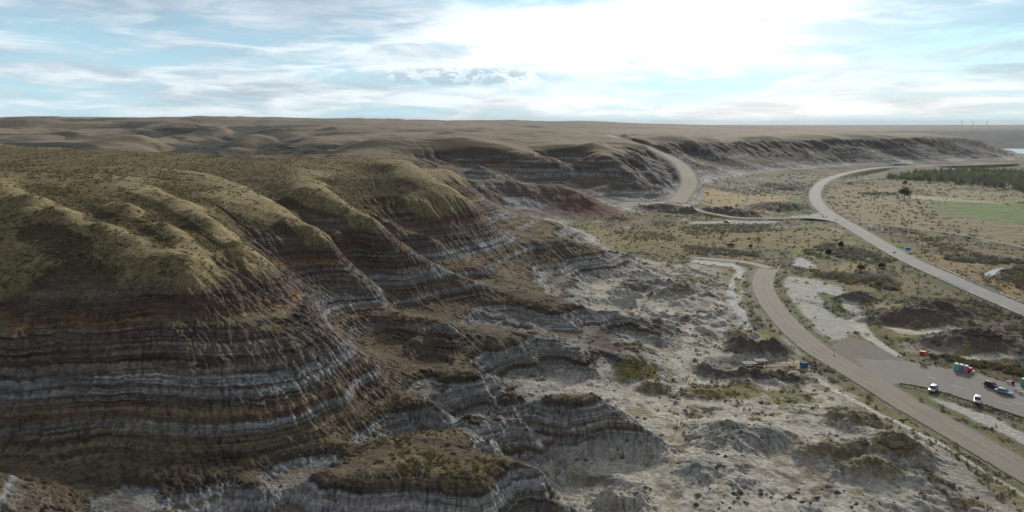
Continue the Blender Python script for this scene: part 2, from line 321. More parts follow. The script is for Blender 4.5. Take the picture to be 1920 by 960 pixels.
# (px,py at its foot, half width m, half depth m, height m)
MOUNDS = [(1612,566,8,5,3.6,1),(1740,612,19,11,4.6,1),(1785,598,14,12,4.2,1),(1835,655,17,9,4.0,1),(1900,668,14,8,2.5,1),
          (1435,674,11,4,3.0,1),(1462,670,6,4,2.2,1),(1400,664,6,5,2.8,1),(1440,728,9,3,1.5,1),(1480,722,8,3,1.5,1),(1390,728,7,3,1.4,1),(1330,722,5,4,2.4,1),
          (1190,695,7,4,1.6,2),(1230,762,5,4,1.6,2),(1330,765,6,4,1.6,2),(1400,640,6,5,2.4,2),(1300,545,9,6,2.2,2),(1270,575,7,5,2,2),(1620,832,8,5,2.4,2),(1700,905,8,5,2.8,2),(1640,935,7,4,2.4,2),(1560,900,7,4,2.6,2),(1600,800,6,3,1.8,2),
          (1480,395,35,22,5,1),(1400,405,22,14,4.0,1),(1340,402,22,12,4.5,1),(1250,400,30,14,5,1),(1170,415,12,8,2,3),(1490,350,20,14,3,1),(1455,345,22,12,3.2,1)]
MOUNDS = [(W(a, b, 0)[0], W(a, b, 0)[1]+d*0.8, c, d, h, k) for a, b, c, d, h, k in MOUNDS]
WM = [W(a, b, 2) for a, b in [(1100,445),(1240,505),(1295,486),(1350,500),(1375,560),(1400,610),(1460,650),(1530,700),(1600,770),(1760,862),(1920,962),(2050,1060),(2100,1300),(200,1300),(500,900),(700,800),(800,640),(900,560)]]
def sdist(x, y, poly):                                 # signed distance to a polygon, negative inside
    P = np.array(poly, float); n = len(P)
    dm = np.full(x.shape, 1e9); ins = np.zeros(x.shape, bool)
    for i in range(n):
        a = P[i]; b = P[(i+1) % n]; ex, ey = b-a; wx = x-a[0]; wy = y-a[1]
        t = np.clip((wx*ex+wy*ey)/(ex*ex+ey*ey+1e-9), 0, 1)
        dm = np.minimum(dm, (wx-ex*t)**2+(wy-ey*t)**2)
        c = ((a[1] <= y) & (b[1] > y)) | ((b[1] <= y) & (a[1] > y))
        if ey != 0: ins ^= c & (x < a[0]+(y-a[1])*ex/ey)
    d = np.sqrt(dm); return np.where(ins, -d, d)
def pmask(x, y, poly, soft=2.0, warp=0.0, wx=None, wy=None):   # 1 inside
    if warp and wx is not None: x = x+wx*warp; y = y+wy*warp
    P = np.array(poly); m = soft*2+1
    s = (x > P[:,0].min()-m) & (x < P[:,0].max()+m) & (y > P[:,1].min()-m) & (y < P[:,1].max()+m)
    r = np.zeros(x.shape, np.float32)
    if s.any(): r[s] = ss(sdist(x[s], y[s], poly), soft, -soft)
    return r
def pline(x, y, P, reach):                             # distance to a 3-D line in plan and its height there
    P = np.array(P); s = np.zeros(x.shape, bool)
    dm = np.full(x.shape, 1e9, np.float32); zz = np.zeros(x.shape, np.float32)
    s = (x > P[:,0].min()-reach) & (x < P[:,0].max()+reach) & (y > P[:,1].min()-reach) & (y < P[:,1].max()+reach)
    idx = np.nonzero(s.ravel())[0]; xs = x.ravel()[idx]; ys = y.ravel()[idx]
    d = np.full(len(idx), 1e9); z = np.zeros(len(idx))
    for a, b in zip(P[:-1], P[1:]):
        q = (xs > min(a[0], b[0])-reach) & (xs < max(a[0], b[0])+reach) & (ys > min(a[1], b[1])-reach) & (ys < max(a[1], b[1])+reach)
        qi = np.nonzero(q)[0]
        if not len(qi): continue
        ex, ey = b[:2]-a[:2]; wx = xs[qi]-a[0]; wy = ys[qi]-a[1]
        t = np.clip((wx*ex+wy*ey)/(ex*ex+ey*ey+1e-9), 0, 1); dd = np.hypot(wx-ex*t, wy-ey*t)
        u = dd < d[qi]; d[qi[u]] = dd[u]; z[qi[u]] = a[2]+(b[2]-a[2])*t[u]
    dm.ravel()[idx] = d; zz.ravel()[idx] = z; return dm, zz
# strata: (height of top, linear colour, steepness)
STR = [(52,(.120,.100,.066),.8),(47,(.105,.090,.072),.9),(44.8,(.135,.122,.115),1.2),(43.6,(.090,.076,.068),1.0),(42.6,(.118,.104,.098),1.1),(41.6,(.085,.068,.060),1.1),(40.2,(.105,.085,.072),1.2),(38.6,(.082,.062,.052),1.5),(36.6,(.118,.080,.058),1.6),(35.4,(.16,.112,.072),.5),(34.8,(.15,.13,.108),.35),
       (34.1,(.070,.061,.058),1.4),(33.2,(.12,.112,.112),1.2),(32.6,(.070,.060,.056),1.3),(31.9,(.125,.118,.116),1.3),(31.2,(.080,.070,.066),1.0),(30.6,(.115,.105,.10),1.3),(30.0,(.075,.064,.060),.8),(29.2,(.13,.12,.118),1.1),(28.5,(.16,.155,.15),1.5),(27.7,(.09,.08,.074),1.2),(27.1,(.29,.30,.31),1.7),(25.7,(.075,.066,.062),.5),(25.1,(.25,.26,.27),1.6),
       (24.1,(.13,.122,.115),1.3),(23.2,(.11,.092,.072),.9),(22.4,(.145,.130,.110),1.0),(21.9,(.150,.098,.064),.7),(21.3,(.095,.080,.066),1.2),(20.4,(.235,.24,.24),1.6),(19.3,(.15,.145,.138),1.0),(18.7,(.095,.080,.066),.8),(17.6,(.135,.115,.090),.9),(16.8,(.085,.070,.058),.8),(15.6,(.115,.095,.070),.6),(14.6,(.075,.064,.056),1.0),
       (13.6,(.24,.245,.25),1.6),(12.6,(.16,.155,.15),1.3),(12.1,(.29,.29,.285),1.5),(10.4,(.12,.10,.085),.8),(9.8,(.24,.23,.21),.9),(9.0,(.085,.072,.064),1.3),(8.0,(.25,.24,.22),1.0),(6.6,(.29,.28,.265),1.3),(5.2,(.19,.17,.15),.8),(4.6,(.33,.315,.285),.9),(2.2,(.36,.34,.30),.6),(-6,(.3,.28,.24),.6)]
_zt = np.linspace(-8, 70, 781)
_sc = np.zeros((781, 3)); _st = np.ones(781)
for k, (top, c, s) in enumerate(STR):
    bot = STR[k+1][0] if k+1 < len(STR) else -99
    m = (_zt <= top) & (_zt > bot); _sc[m] = c; _st[m] = s
_sc[_zt > 52] = STR[0][1]
_br = _sc.mean(1) < .2; _sc[_br] *= np.array([1.10, .98, .84])
_k = np.array([1, 2, 1])/4.0
for c in range(3): _sc[:, c] = np.convolve(np.pad(_sc[:, c], 1, 'edge'), _k, 'valid')
_stm = np.where(_zt > 46, 1, _st); _stm = np.where(_zt < 2, 1, _stm)
# terrace map: steep layers get more height per step of the smooth slope; keep it close to the identity over ~12 m
_int = np.cumsum(_stm)*0.1; _lin = _zt-_zt[0]
_off = _int-_lin; _win = 121
_off = _off-np.convolve(np.pad(_off, _win//2, 'edge'), np.ones(_win)/_win, 'valid')
_off[_zt > 47] *= np.exp(-(_zt[_zt > 47]-47)/1.5); _off[_zt < 2] *= .2
def terr(z): return z+np.interp(z, _zt, _off)
def dip(x, y): return -2.9*ss(x, -45, -85)*ss(y, 260, 190)+1.3*fbm(x, y, 120, 2, seed=3.1)+0.9*fbm(x, y, 28, 3, seed=8.0)
def pre(x, y):
    z = base(x, y); r = np.hypot(x, y)
    # large uneven relief
    rock = ss(z, 2, 8)*ss(z, 52, 44)
    up = ss(z, 46, 56); far = ss(r, 450, 900)
    z = z + rock*(1.8*fbm(x, y, 34, 3, seed=1.0)+1.5*ridged(x, y, 17, 4, seed=5.0)-0.5)
    z = z + up*(0.35*fbm(x, y, 30, 3, seed=2.0)+far*4.0*fbm(x, y, 260, 3, seed=4.0)*ss(r, 700, 1500))
    z = z + far*rock*(7.0*ridged(x, y, 120, 3, seed=11.0)-2.5)
    lf = ss(r, 620, 900)*ss(r, 4500, 2500)*ss(x, 500, -50)*ss(z, 36, 48)
    z = z + lf*(6.0*ridged(x, y, 330, 3, .45, seed=71.0)-2.0-6.0*np.maximum(0, ridged(x+40*fbm(x, y, 90, 2), y, 210, 2, .4, seed=73.0)-.35)-2.5*np.maximum(0, ridged(x+25*fbm(x, y, 60, 2), y, 125, 3, .5, seed=75.0)-.25))
    z = z + ss(r, 5000, 9000)*10*fbm(x, y, 1800, 3, seed=6.0)
    # badlands hummocks
    bad = pmask(x, y, WM, 12.0)*ss(z, 16, 6)*ss(r, 520, 420)
    hm = ridged(x, y, 26, 4, .55, seed=21.0); hm2 = np.abs(fbm(x, y, 12, 3, seed=25.0))
    am = (.25+1.0*ss(fbm(x, y, 55, 2, seed=29.0), -.25, .3))*(1+.7*ss(x, 70, 10))
    z = z + bad*am*(3.3*np.maximum(hm-.1, -0.5)+1.7*hm2+.7*ridged(x, y, 8, 3, .55, seed=27.0)-1.3)
    fl = ss(z, 3, .5)*(1-bad)*ss(x, -60, 20)
    z = z + fl*(0.35*fbm(x, y, 18, 4, seed=31.0)+far*1.0*fbm(x, y, 70, 3, seed=33.0))
    for mx, my, a, b, h, k in MOUNDS:
        s = (np.abs(x-mx) < 2.2*a) & (np.abs(y-my) < 2.2*b)
        if s.any():
            xs, ys = x[s], y[s]; q = np.clip(1+.5*fbm(xs, ys, max(a*.6, 4), 3, seed=a), .6, 1.4)
            d = np.sqrt(((xs-mx)/a)**2+((ys-my)/b)**2)/q
            z[s] += h*ss(d, 1.5, .15)*(1+.45*ridged(xs, ys, 5, 3, seed=b))
    dd = dip(x, y); w = ss(r, 2400, 1500)
    z = z*(1-w)+(terr(z+dd)-dd)*w
    return z
def erode(H, hard, cell, drops, steps, seed=1, cap=6.0, er=.30, dp=.25):
    g = np.random.default_rng(seed); ny, nx = H.shape; H = H.astype(np.float64)
    for D_ in drops:
        px = g.random(D_)*(nx-3)+1; py = g.random(D_)*(ny-3)+1; dx = np.zeros(D_); dy = np.zeros(D_)
        sed = np.zeros(D_); vel = np.ones(D_); wat = np.ones(D_)
        for k in range(steps):
            j = px.astype(np.int32); i = py.astype(np.int32); fx = px-j; fy = py-i
            a = H[i, j]; b = H[i, j+1]; c = H[i+1, j]; d = H[i+1, j+1]
            gx = (b-a)*(1-fy)+(d-c)*fy; gy = (c-a)*(1-fx)+(d-b)*fx
            h0 = a*(1-fx)*(1-fy)+b*fx*(1-fy)+c*(1-fx)*fy+d*fx*fy
            dx = dx*.15-gx*.85; dy = dy*.15-gy*.85; L = np.hypot(dx, dy)+1e-9; dx /= L; dy /= L
            nxp = np.clip(px+dx, 1, nx-3); nyp = np.clip(py+dy, 1, ny-3)
            j2 = nxp.astype(np.int32); i2 = nyp.astype(np.int32); f2 = nxp-j2; g2 = nyp-i2
            h1 = H[i2, j2]*(1-f2)*(1-g2)+H[i2, j2+1]*f2*(1-g2)+H[i2+1, j2]*(1-f2)*g2+H[i2+1, j2+1]*f2*g2
            dh = h1-h0
            capc = np.maximum(-dh/cell, .01)*vel*wat*cap*cell*.1
            dep = np.where(dh > 0, np.minimum(dh, sed), np.where(sed > capc, (sed-capc)*dp, 0))
            ero = np.where((dh <= 0) & (sed <= capc), np.minimum((capc-sed)*er*hard[i, j], -dh*.6), 0)
            q = dep-ero; sed = np.maximum(sed-q, 0)
            fl = i*nx+j; n = H.size
            H += (np.bincount(fl, q*(1-fx)*(1-fy), n)+np.bincount(fl+1, q*fx*(1-fy), n)+np.bincount(fl+nx, q*(1-fx)*fy, n)+np.bincount(fl+nx+1, q*fx*fy, n)).reshape(ny, nx)
            vel = np.sqrt(np.maximum(vel*vel*.9-dh*.6, .05)); wat *= .985; px, py = nxp, nyp
    return H
GR = []
def make_grid(x0, x1, y0, y1, cell, drops, steps, seed, edge, kw):
    xs = np.arange(x0, x1, cell); ys = np.arange(y0, y1, cell); X, Y = np.meshgrid(xs, ys)
    H0 = pre(X, Y); n = perlin(X/(cell*2.2), Y/(cell*2.2))*.5+perlin(X/(cell*5), Y/(cell*5))
    rk = ss(H0, 48, 40)
    H = H0+n*cell*.22*(.15+.85*rk)
    hard = (.04+.96*rk)*np.interp(H0+dip(X, Y), _zt, np.clip(1.6-_stm*.5, .5, 1.3))*ss(H0, -.5, 1.2)
    H = erode(H, hard, cell, drops, steps, seed, **kw)
    dl = (H-H0)
    e = np.minimum(np.minimum(X-x0, x1-X), np.minimum(Y-y0, y1-Y)); dl *= ss(e, 0, edge)
    # flow accumulation texture: how much lower than its surroundings
    gy_, gx_ = np.gradient(H, cell); GR.append((x0, y0, cell, dl.astype(np.float32), ss(np.hypot(gx_, gy_), .10, .6).astype(np.float32))); return
EQ = 1.0
make_grid(-230, 330, 60, 520, .6, [int(60000*EQ)]*6, 55, 5, 25, {})
make_grid(-900, 1300, 420, 1850, 2.6, [int(50000*EQ)]*4, 50, 6, 60, {})
# rills: noise smeared along the fall line of the eroded slopes
def lic(x0, x1, y0, y1, c, L):
    xs = np.arange(x0, x1, c); ys = np.arange(y0, y1, c); X, Y = np.meshgrid(xs, ys)
    gx0, gy0, gc, G, _ = GR[0]
    H = base(X, Y)+bil(G, (Y-gy0)/gc, (X-gx0)/gc)*1.0+1.5*ridged(X, Y, 17, 4, seed=5.0)
    gy_, gx_ = np.gradient(H, c)
    for _ in range(3):
        gx_ = (gx_+np.roll(gx_, 2, 0)+np.roll(gx_, -2, 0)+np.roll(gx_, 2, 1)+np.roll(gx_, -2, 1))/5; gy_ = (gy_+np.roll(gy_, 2, 0)+np.roll(gy_, -2, 0)+np.roll(gy_, 2, 1)+np.roll(gy_, -2, 1))/5
    n = np.hypot(gx_, gy_)+1e-6; ux = (gx_/n).astype(np.float32); uy = (gy_/n).astype(np.float32)
    A = (perlin(X/.62, Y/.62)).astype(np.float32); B = (perlin(X/1.7+40, Y/1.7)).astype(np.float32)
    SA = A.copy(); SB = B.copy()
    I0, J0 = np.meshgrid(np.arange(len(ys), dtype=np.float32), np.arange(len(xs), dtype=np.float32), indexing='ij')
    for sg in (1, -1):
        I, J = I0.copy(), J0.copy()
        for k in range(L):
            i = np.clip(I+.5, 0, len(ys)-1).astype(np.int32); j = np.clip(J+.5, 0, len(xs)-1).astype(np.int32)
            I += sg*uy[i, j]; J += sg*ux[i, j]
            i = np.clip(I+.5, 0, len(ys)-1).astype(np.int32); j = np.clip(J+.5, 0, len(xs)-1).astype(np.int32)
            SA += A[i, j]; SB += B[i, j]
    SA /= SA.std(); SB /= SB.std()
    fine = np.exp(-(SA/.28)**2); big = np.exp(-(SB/.22)**2)
    return x0, y0, c, fine.astype(np.float32), big.astype(np.float32)
LC = lic(-175, 215, 84, 420, .3, 11)
def rills(x, y):
    x0, y0, c, F_, B_ = LC; f = np.zeros_like(x); b = np.zeros_like(x)
    q = (x > x0+2) & (x < x0+c*F_.shape[1]-2) & (y > y0+2) & (y < y0+c*F_.shape[0]-2)
    if q.any():
        i, j = (y[q]-y0)/c, (x[q]-x0)/c; w = ss(y[q], 415, 380); f[q] = bil(F_, i, j)*w; b[q] = bil(B_, i, j)*w
    return f, b
print('eroded', round(time.time()-T0, 1))
def hgt(x, y, roads=True):
    z = pre(x, y); dl = np.zeros_like(z)
    for k, (x0, y0, c, G, e) in enumerate(GR):
        s = (x > x0+c) & (x < x0+c*(G.shape[1]-2)) & (y > y0+c) & (y < y0+c*(G.shape[0]-2))
        if s.any(): dl[s] += bil(G, (y[s]-y0)/c, (x[s]-x0)/c)
    z = z+dl
    r = np.hypot(x, y); rk = ss(z, 1.5, 5)*ss(z, 45, 39)*ss(r, 480, 380)*ss(x, 330, 250)
    wx = x+1.2*perlin(x/5, y/5+9); wy = y+1.2*perlin(x/5+31, y/5)
    sb = np.zeros_like(x); x0, y0, c, _, SL = GR[0]; q = (rk > 0) & (x > x0+c) & (x < x0+c*(SL.shape[1]-2)) & (y > y0+c) & (y < y0+c*(SL.shape[0]-2))
    if q.any(): sb[q] = bil(SL, (y[q]-y0)/c, (x[q]-x0)/c)
    rk = rk*(.12+.88*sb)
    fr, br = rills(x, y); pn = ss(perlin(x/9, y/9+50), -.5, .4); inl = ss(np.maximum(fr, br), 0, .02)
    z = z-rk*(.95*br*(.4+.6*pn)+.42*fr)-rk*(y > 400)*(.9*np.maximum(0, 1-np.abs(perlin(wx/3.6, wy/3.6))*5)*pn)+rk*.30*fbm(x, y, 2.2, 2, .6, 91.0)
    if roads:
        s = pmask(x, y, LOT, 5.0); z = z*(1-s)+.22*s
        s = pmask(x, y, APRON, 4.0); z = z*(1-s)+.22*s
        for nme, (P, hw) in ROADS.items():
            d, rz = pline(x, y, P, hw*4+12)
            sh = hw+1.2; m = ss(d, sh+max(3.0, hw), sh)
            z = z*(1-m)+(rz-.16)*m
    return z
# ------------------------------------------------------------------ ground mesh: rings round the viewpoint, finer near it
def steps(segs):
    r = []
    for a, b, s in segs: r.append(np.arange(a, b, s/Q))
    return np.concatenate(r)
rr = np.concatenate([steps([(8, 70, 4), (70, 100, .8), (100, 250, .34), (250, 460, .75), (460, 1000, 2.2), (1000, 1900, 5.5)]), np.geomspace(1900, 24000, int(150*Q))])
ta = np.concatenate([np.linspace(-180, -47, 90, endpoint=False), np.linspace(-47, 44, int(1150*Q), endpoint=False), np.linspace(44, 180, 90, endpoint=False)])*math.pi/180
TA, RR = np.meshgrid(ta, rr)
GX, GY = RR*np.sin(TA), RR*np.cos(TA)
GZ = hgt(GX, GY)
nr, na = GX.shape
print('heights', GX.shape, round(time.time()-T0, 1))
def normals(X, Y, Z):
    ax = [np.roll(A, -1, 1)-np.roll(A, 1, 1) for A in (X, Y, Z)]
    bx = [np.gradient(A, axis=0) for A in (X, Y, Z)]
    n = [ax[1]*bx[2]-ax[2]*bx[1], ax[2]*bx[0]-ax[0]*bx[2], ax[0]*bx[1]-ax[1]*bx[0]]
    L = np.sqrt(n[0]**2+n[1]**2+n[2]**2)+1e-12; s = np.sign(n[2]+1e-12)
    return n[0]*s/L, n[1]*s/L, n[2]*s/L
NX, NY, NZ = normals(GX, GY, GZ)
def lerp(a, b, t): return a+(np.asarray(b)-a)*t[..., None]
# patches of the valley floor: outline (pixels of their ground point), colour, softness (m), ragged edge (m), holes 0..1
PATCH = [
 ([(1300,352),(1400,358),(1480,362),(1482,385),(1440,402),(1380,398),(1330,388),(1300,372)], (.31,.235,.12), 8, 10, .25),
 ([(1478,372),(1532,376),(1522,404),(1478,408)], (.12,.15,.055), 4, 4, .3),
 ([(1098,380),(1180,362),(1250,352),(1262,372),(1235,390),(1150,390)], (.33,.33,.325), 8, 12, .35),
 ([(1300,414),(1380,411),(1455,412),(1455,416),(1380,418),(1290,418)], (.38,.36,.31), 3, 3, .2),
 ([(1350,392),(1450,402),(1440,406),(1330,396)], (.36,.35,.32), 4, 6, .3),
 ([(1560,345),(1700,350),(1740,372),(1755,405),(1800,438),(1700,425),(1600,412),(1555,390)], (.25,.195,.115), 10, 14, .35),
 ([(1700,362),(1800,366),(1880,379),(1890,383),(1800,376),(1700,368)], (.36,.31,.22), 4, 3, .1),
 ([(1745,373),(1830,375),(1960,388),(1990,425),(1920,422),(1860,412),(1780,402),(1762,388)], (.135,.185,.058), 14, 16, .3),
 ([(1755,402),(1860,414),(1990,428),(2010,475),(1920,462),(1810,440)], (.22,.185,.10), 8, 10, .3),
 ([(1700,340),(1760,350),(1920,362),(1920,380),(1760,366)], (.24,.21,.12), 8, 10, .3),
 ([(1100,432),(1250,425),(1400,424),(1480,432),(1480,460),(1300,470),(1130,462)], (.21,.165,.075), 6, 16, .5),
 ([(1480,432),(1560,428),(1620,455),(1600,470),(1500,470)], (.21,.17,.08), 6, 10, .4),
 ([(1480,475),(1518,460),(1520,466),(1488,482)], (.20,.24,.06), 1.5, 2, .1),
 ([(1485,485),(1503,482),(1530,495),(1525,502),(1490,496)], (.42,.41,.39), 1.5, 3, .3),
 ([(1560,495),(1620,488),(1650,505),(1600,510),(1560,505)], (.27,.22,.11), 2, 4, .2),
 ([(1620,470),(1700,500),(1800,545),(1790,560),(1690,512),(1610,482)], (.17,.15,.08), 3, 5, .3),
 ([(1720,478),(1800,515),(1900,555),(1960,580),(1960,545),(1850,510),(1760,470)], (.24,.17,.085), 4, 8, .3),
 ([(1600,425),(1650,440),(1720,470),(1700,474),(1640,447),(1590,424)], (.12,.15,.05), 2, 3, .3),
 ([(1850,510),(1862,505),(1882,500),(1875,508),(1862,518),(1850,516)], (.5,.5,.5), 1.0, 1, 0),
 ([(1300,484),(1375,489),(1398,505),(1395,520),(1372,500),(1300,492)], (.46,.44,.40), 2, 3, .25),
 ([(1392,505),(1398,520),(1388,560),(1392,590),(1412,618),(1432,640),(1415,638),(1385,610),(1365,585),(1362,550),(1372,515)], (.46,.45,.41), 1.2, 3, .28),
 ([(1378,520),(1392,522),(1386,560),(1376,560)], (.17,.19,.09), 1.0, 2, .3),
 ([(1418,622),(1445,615),(1478,648),(1482,668),(1455,655),(1425,640)], (.19,.19,.065), 1.5, 2, .25),
 ([(1440,595),(1470,625),(1498,655),(1520,672),(1500,668),(1465,635)], (.46,.44,.40), 1.0, 1, .2),
 ([(1400,505),(1420,505),(1415,560),(1440,600),(1475,635),(1455,628),(1415,590),(1398,545)], (.26,.235,.18), .8, 1, .1),
 ([(1470,515),(1530,522),(1590,545),(1612,575),(1625,618),(1585,632),(1560,642),(1540,632),(1505,595),(1480,560)], (.38,.37,.335), 1.5, 4, .42),
 ([(1453,505),(1466,512),(1472,545),(1500,585),(1530,620),(1552,643),(1540,645),(1500,615),(1470,580),(1455,548)], (.16,.155,.075), 1.0, 1.5, .25),
 ([(1530,545),(1562,552),(1580,572),(1604,590),(1590,600),(1565,590),(1545,570)], (.11,.125,.065), 1, 2.5, .25),
 ([(1525,634),(1556,634),(1548,642),(1532,648)], (.12,.21,.035), .6, .8, 0),
 ([(1585,598),(1615,598),(1640,630),(1692,664),(1680,668),(1620,632)], (.47,.44,.38), .8, .8, .05),
 ([(1640,562),(1760,570),(1800,590),(1700,588),(1630,575)], (.25,.22,.13), 2, 4, .3),
 ([(1655,612),(1720,620),(1780,615),(1850,618),(1760,628),(1690,626)], (.46,.43,.36), 1, 1.5, .15),
 ([(1670,630),(1780,628),(1860,622),(1850,634),(1720,642)], (.18,.20,.07), 1, 2, .2),
 ([(1690,640),(1780,636),(1800,660),(1760,668),(1700,660)], (.26,.235,.18), 2, 3, .35),
 ([(1780,668),(1860,664),(1920,662),(1935,672),(1850,676),(1790,676)], (.46,.43,.35), .8, 1.5, .1),
 ([(1728,664),(1800,672),(1900,684),(1985,705),(1985,735),(1870,708),(1800,692),(1735,684)], (.125,.105,.06), 1, 2, .2),
 ([(1672,725),(1690,721),(1720,727),(1780,743),(1850,766),(1920,790),(2010,825),(2010,880),(1920,842),(1830,795),(1750,758),(1690,740)], (.155,.145,.09), .6, .8, .1),
 ([(1720,745),(1780,752),(1850,778),(1930,812),(2000,850),(1930,838),(1840,795),(1770,762)], (.40,.385,.35), .8, 3, .45),
 ([(1672,728),(1700,728),(1760,760),(1800,785),(1780,785),(1720,756)], (.15,.165,.05), .6, 1, .15),
 ([(1490,662),(1512,680),(1550,715),(1610,755),(1590,752),(1530,718),(1488,680)], (.30,.27,.20), 1, 1.5, .2),
 ([(1545,695),(1600,722),(1660,755),(1720,790),(1700,790),(1640,758),(1570,718)], (.16,.155,.075), .8, 1, .3),
 ([(1400,684),(1500,676),(1502,682),(1400,690)], (.44,.40,.28), .8, .8, .1),
 ([(1150,725),(1230,720),(1240,740),(1170,745)], (.20,.165,.07), 1, 3, .3),
 ([(1300,735),(1400,735),(1440,760),(1360,775),(1300,760)], (.20,.18,.085), 1, 4, .35),
 ([(1430,745),(1500,740),(1540,770),(1460,790)], (.19,.18,.09), 1, 4, .4),
]
DARK = [  # shrub thickets in the hollows of the far hills
 ([(345,256,1180),(415,250,1230),(418,241,1330),(400,236,1400),(350,243,1320)], .9),
 ([(328,290,810),(325,272,1000),(380,268,1100),(410,258,1200),(430,262,1100),(395,290,850)], .8),
 ([(0,274,960),(150,268,1050),(230,256,1150),(310,256,1250),(300,250,1350),(200,256,1250),(80,266,1150),(0,268,1100)], .75),
 ([(100,230,2000),(160,232,1950),(200,228,2200),(260,226,2300),(180,224,2400),(110,225,2300)], .8),
 ([(180,246,1500),(215,252,1350),(260,250,1250),(270,240,1500),(320,230,1700),(300,228,1800),(250,236,1650)], .6),
 ([(495,243,1600),(520,248,1500),(610,236,1900),(590,233,2000),(530,235,1900)], .75),
 ([(500,300,760),(490,285,900),(550,268,1050),(560,275,950),(530,295,800)], .7),
 ([(0,252,1500),(60,246,1600),(60,238,1800),(0,242,1700)], .6),
 ([(820,236,2300),(870,239,2200),(840,234,2500)], .7), ([(975,238,2200),(1010,242,2100),(1020,239,2300),(985,236,2400)], .8), ([(1200,250,1800),(1240,255,1650),(1245,250,1800)], .6)]
DITCH = pix([(1530,712,.3),(1560,735,.3),(1600,760,.3),(1650,790,.3),(1700,815,.3),(1760,846,.3),(1820,877,.3),(1880,909,.3),(1960,952,.3),(2050,1005,.3)])
def colour(x, y, z, nx, ny, nz):
    r = np.hypot(x, y); far = ss(r, 450, 1000); vf = ss(r, 900, 2000)
    n1 = fbm(x, y, 14, 4, .6, 41.0); n2 = fbm(x, y, 3.2, 3, .6, 43.0); n3 = fbm(x, y, 60, 3, .5, 45.0); n4 = fbm(x, y, 1.3, 2, .6, 47.0)
    N = x.shape
    bz = base(x, y)
    def conv(e): return bz-(base(x+e, y)+base(x-e, y)+base(x, y+e)+base(x, y-e))/4
    cv = np.clip(conv(9.0)/.9, -1, 1); cv2 = np.clip(conv(30.0)/5.0, -1, 1)
    slope = np.sqrt(np.maximum(1-nz*nz, 0))/np.maximum(nz, .05)
    # --- strata
    frz, brz = rills(x, y); zz = z+dip(x, y)+.40*brz+.2*frz+.12*n4
    idx = (np.clip(zz, -7.9, 69.9)+8)*10; i = idx.astype(int); f = idx-i
    rock = _sc[i]*(1-f[..., None])+_sc[np.minimum(i+1, 780)]*f[..., None]
    thin = perlin(zz*2.3, x*.02+y*.02)+.7*perlin(zz*5.1, x*.03-y*.02+9)      # fine bedding
    rock = rock*(1+.42*thin+.16*n4+.12*n2)[..., None]
    fr, br = rills(x, y)
    lum = rock.mean(-1)
    wash = ss(n1+.5*n2+.5*n3, -.12, .45)                                   # mud washed over the pale beds
    rock = lerp(rock, (.085,.068,.055), wash*.62*ss(lum, .12, .28)*(.35+.65*ss(zz, 14, 24)))
    rock = lerp(rock, (.135,.10,.065), ss(n3+.3*n2, .1, .4)*.3*ss(zz, 14, 20))
    cr = np.maximum(fr*.75, br)*ss(slope, .25, .55)
    rock = lerp(rock, (.06,.052,.045), cr*.72)
    band = fbm(x+zz*9, y-zz*7, 30, 3, .5, 81.0)
    rock = lerp(rock, rock*0+np.array((.092,.078,.068)), ss(band, .02, .35)*.6*(.3+.7*ss(zz, 14, 24)))
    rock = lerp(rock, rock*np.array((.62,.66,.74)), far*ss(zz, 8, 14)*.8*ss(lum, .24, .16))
    wb = np.maximum(ss(np.abs(zz-40), 1.6, .7), np.maximum(ss(np.abs(zz-31), 2.0, .9), ss(np.abs(zz-11), 3.5, 1.5)))*ss(x, 420, 250)*ss(n3+.5*n1, -.15, .2)
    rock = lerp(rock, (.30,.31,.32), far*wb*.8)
    ledge = ss(slope, .62, .38)*ss(zz, 7, 10)*(.55+.45*ss(zz, 11, 16))
    rock = lerp(rock, (.125,.098,.060), ledge*.75*ss(n2+n1, -.6, .2))
    rock = lerp(rock, (.17,.135,.065), ledge*ss(n1-n3, .1, .5)*.6)
    # --- grass
    gl = 44.8+4.5*n3+3.0*n1+1.6*n2-2.2*cv+3.0*far-2.2*ss(x, -100, -70)*(1-far)
    g = ss(z, gl-1.0, gl+2.6)
    g = np.maximum(g, far*ss(z, 40, 50)*ss(slope, .75, .4))
    backlit = np.clip(-ny*1.1-nx*.1, -.2, 1)                          # camera-facing slopes: more scrub, plus their backlit shade painted into the colour
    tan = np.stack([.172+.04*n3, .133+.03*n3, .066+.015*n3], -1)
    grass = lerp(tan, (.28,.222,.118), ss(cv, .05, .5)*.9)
    scrub = np.clip(ss(backlit, .11-.06*far, .36-.14*far)*(1-.6*ss(cv, .1, .6))+ss(-cv, .05, .5)*.6, 0, 1)  # scrub cover and painted shade in one mask
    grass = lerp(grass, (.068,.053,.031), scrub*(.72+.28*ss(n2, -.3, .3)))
    grass = grass*(1+.42*n4+.38*n2)[..., None]
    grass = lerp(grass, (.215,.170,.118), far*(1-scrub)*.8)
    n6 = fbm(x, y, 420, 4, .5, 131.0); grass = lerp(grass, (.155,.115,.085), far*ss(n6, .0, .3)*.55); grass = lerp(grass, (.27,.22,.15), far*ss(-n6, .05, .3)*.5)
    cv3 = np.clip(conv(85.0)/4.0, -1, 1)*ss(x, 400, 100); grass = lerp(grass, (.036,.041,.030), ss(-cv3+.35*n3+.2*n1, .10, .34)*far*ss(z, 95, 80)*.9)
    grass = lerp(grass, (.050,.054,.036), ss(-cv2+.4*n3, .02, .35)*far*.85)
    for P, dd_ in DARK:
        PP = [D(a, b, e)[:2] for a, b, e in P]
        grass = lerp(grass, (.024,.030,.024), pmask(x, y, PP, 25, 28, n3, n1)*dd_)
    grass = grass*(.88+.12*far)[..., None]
    c = lerp(rock, grass, g); rockm = (1-g)
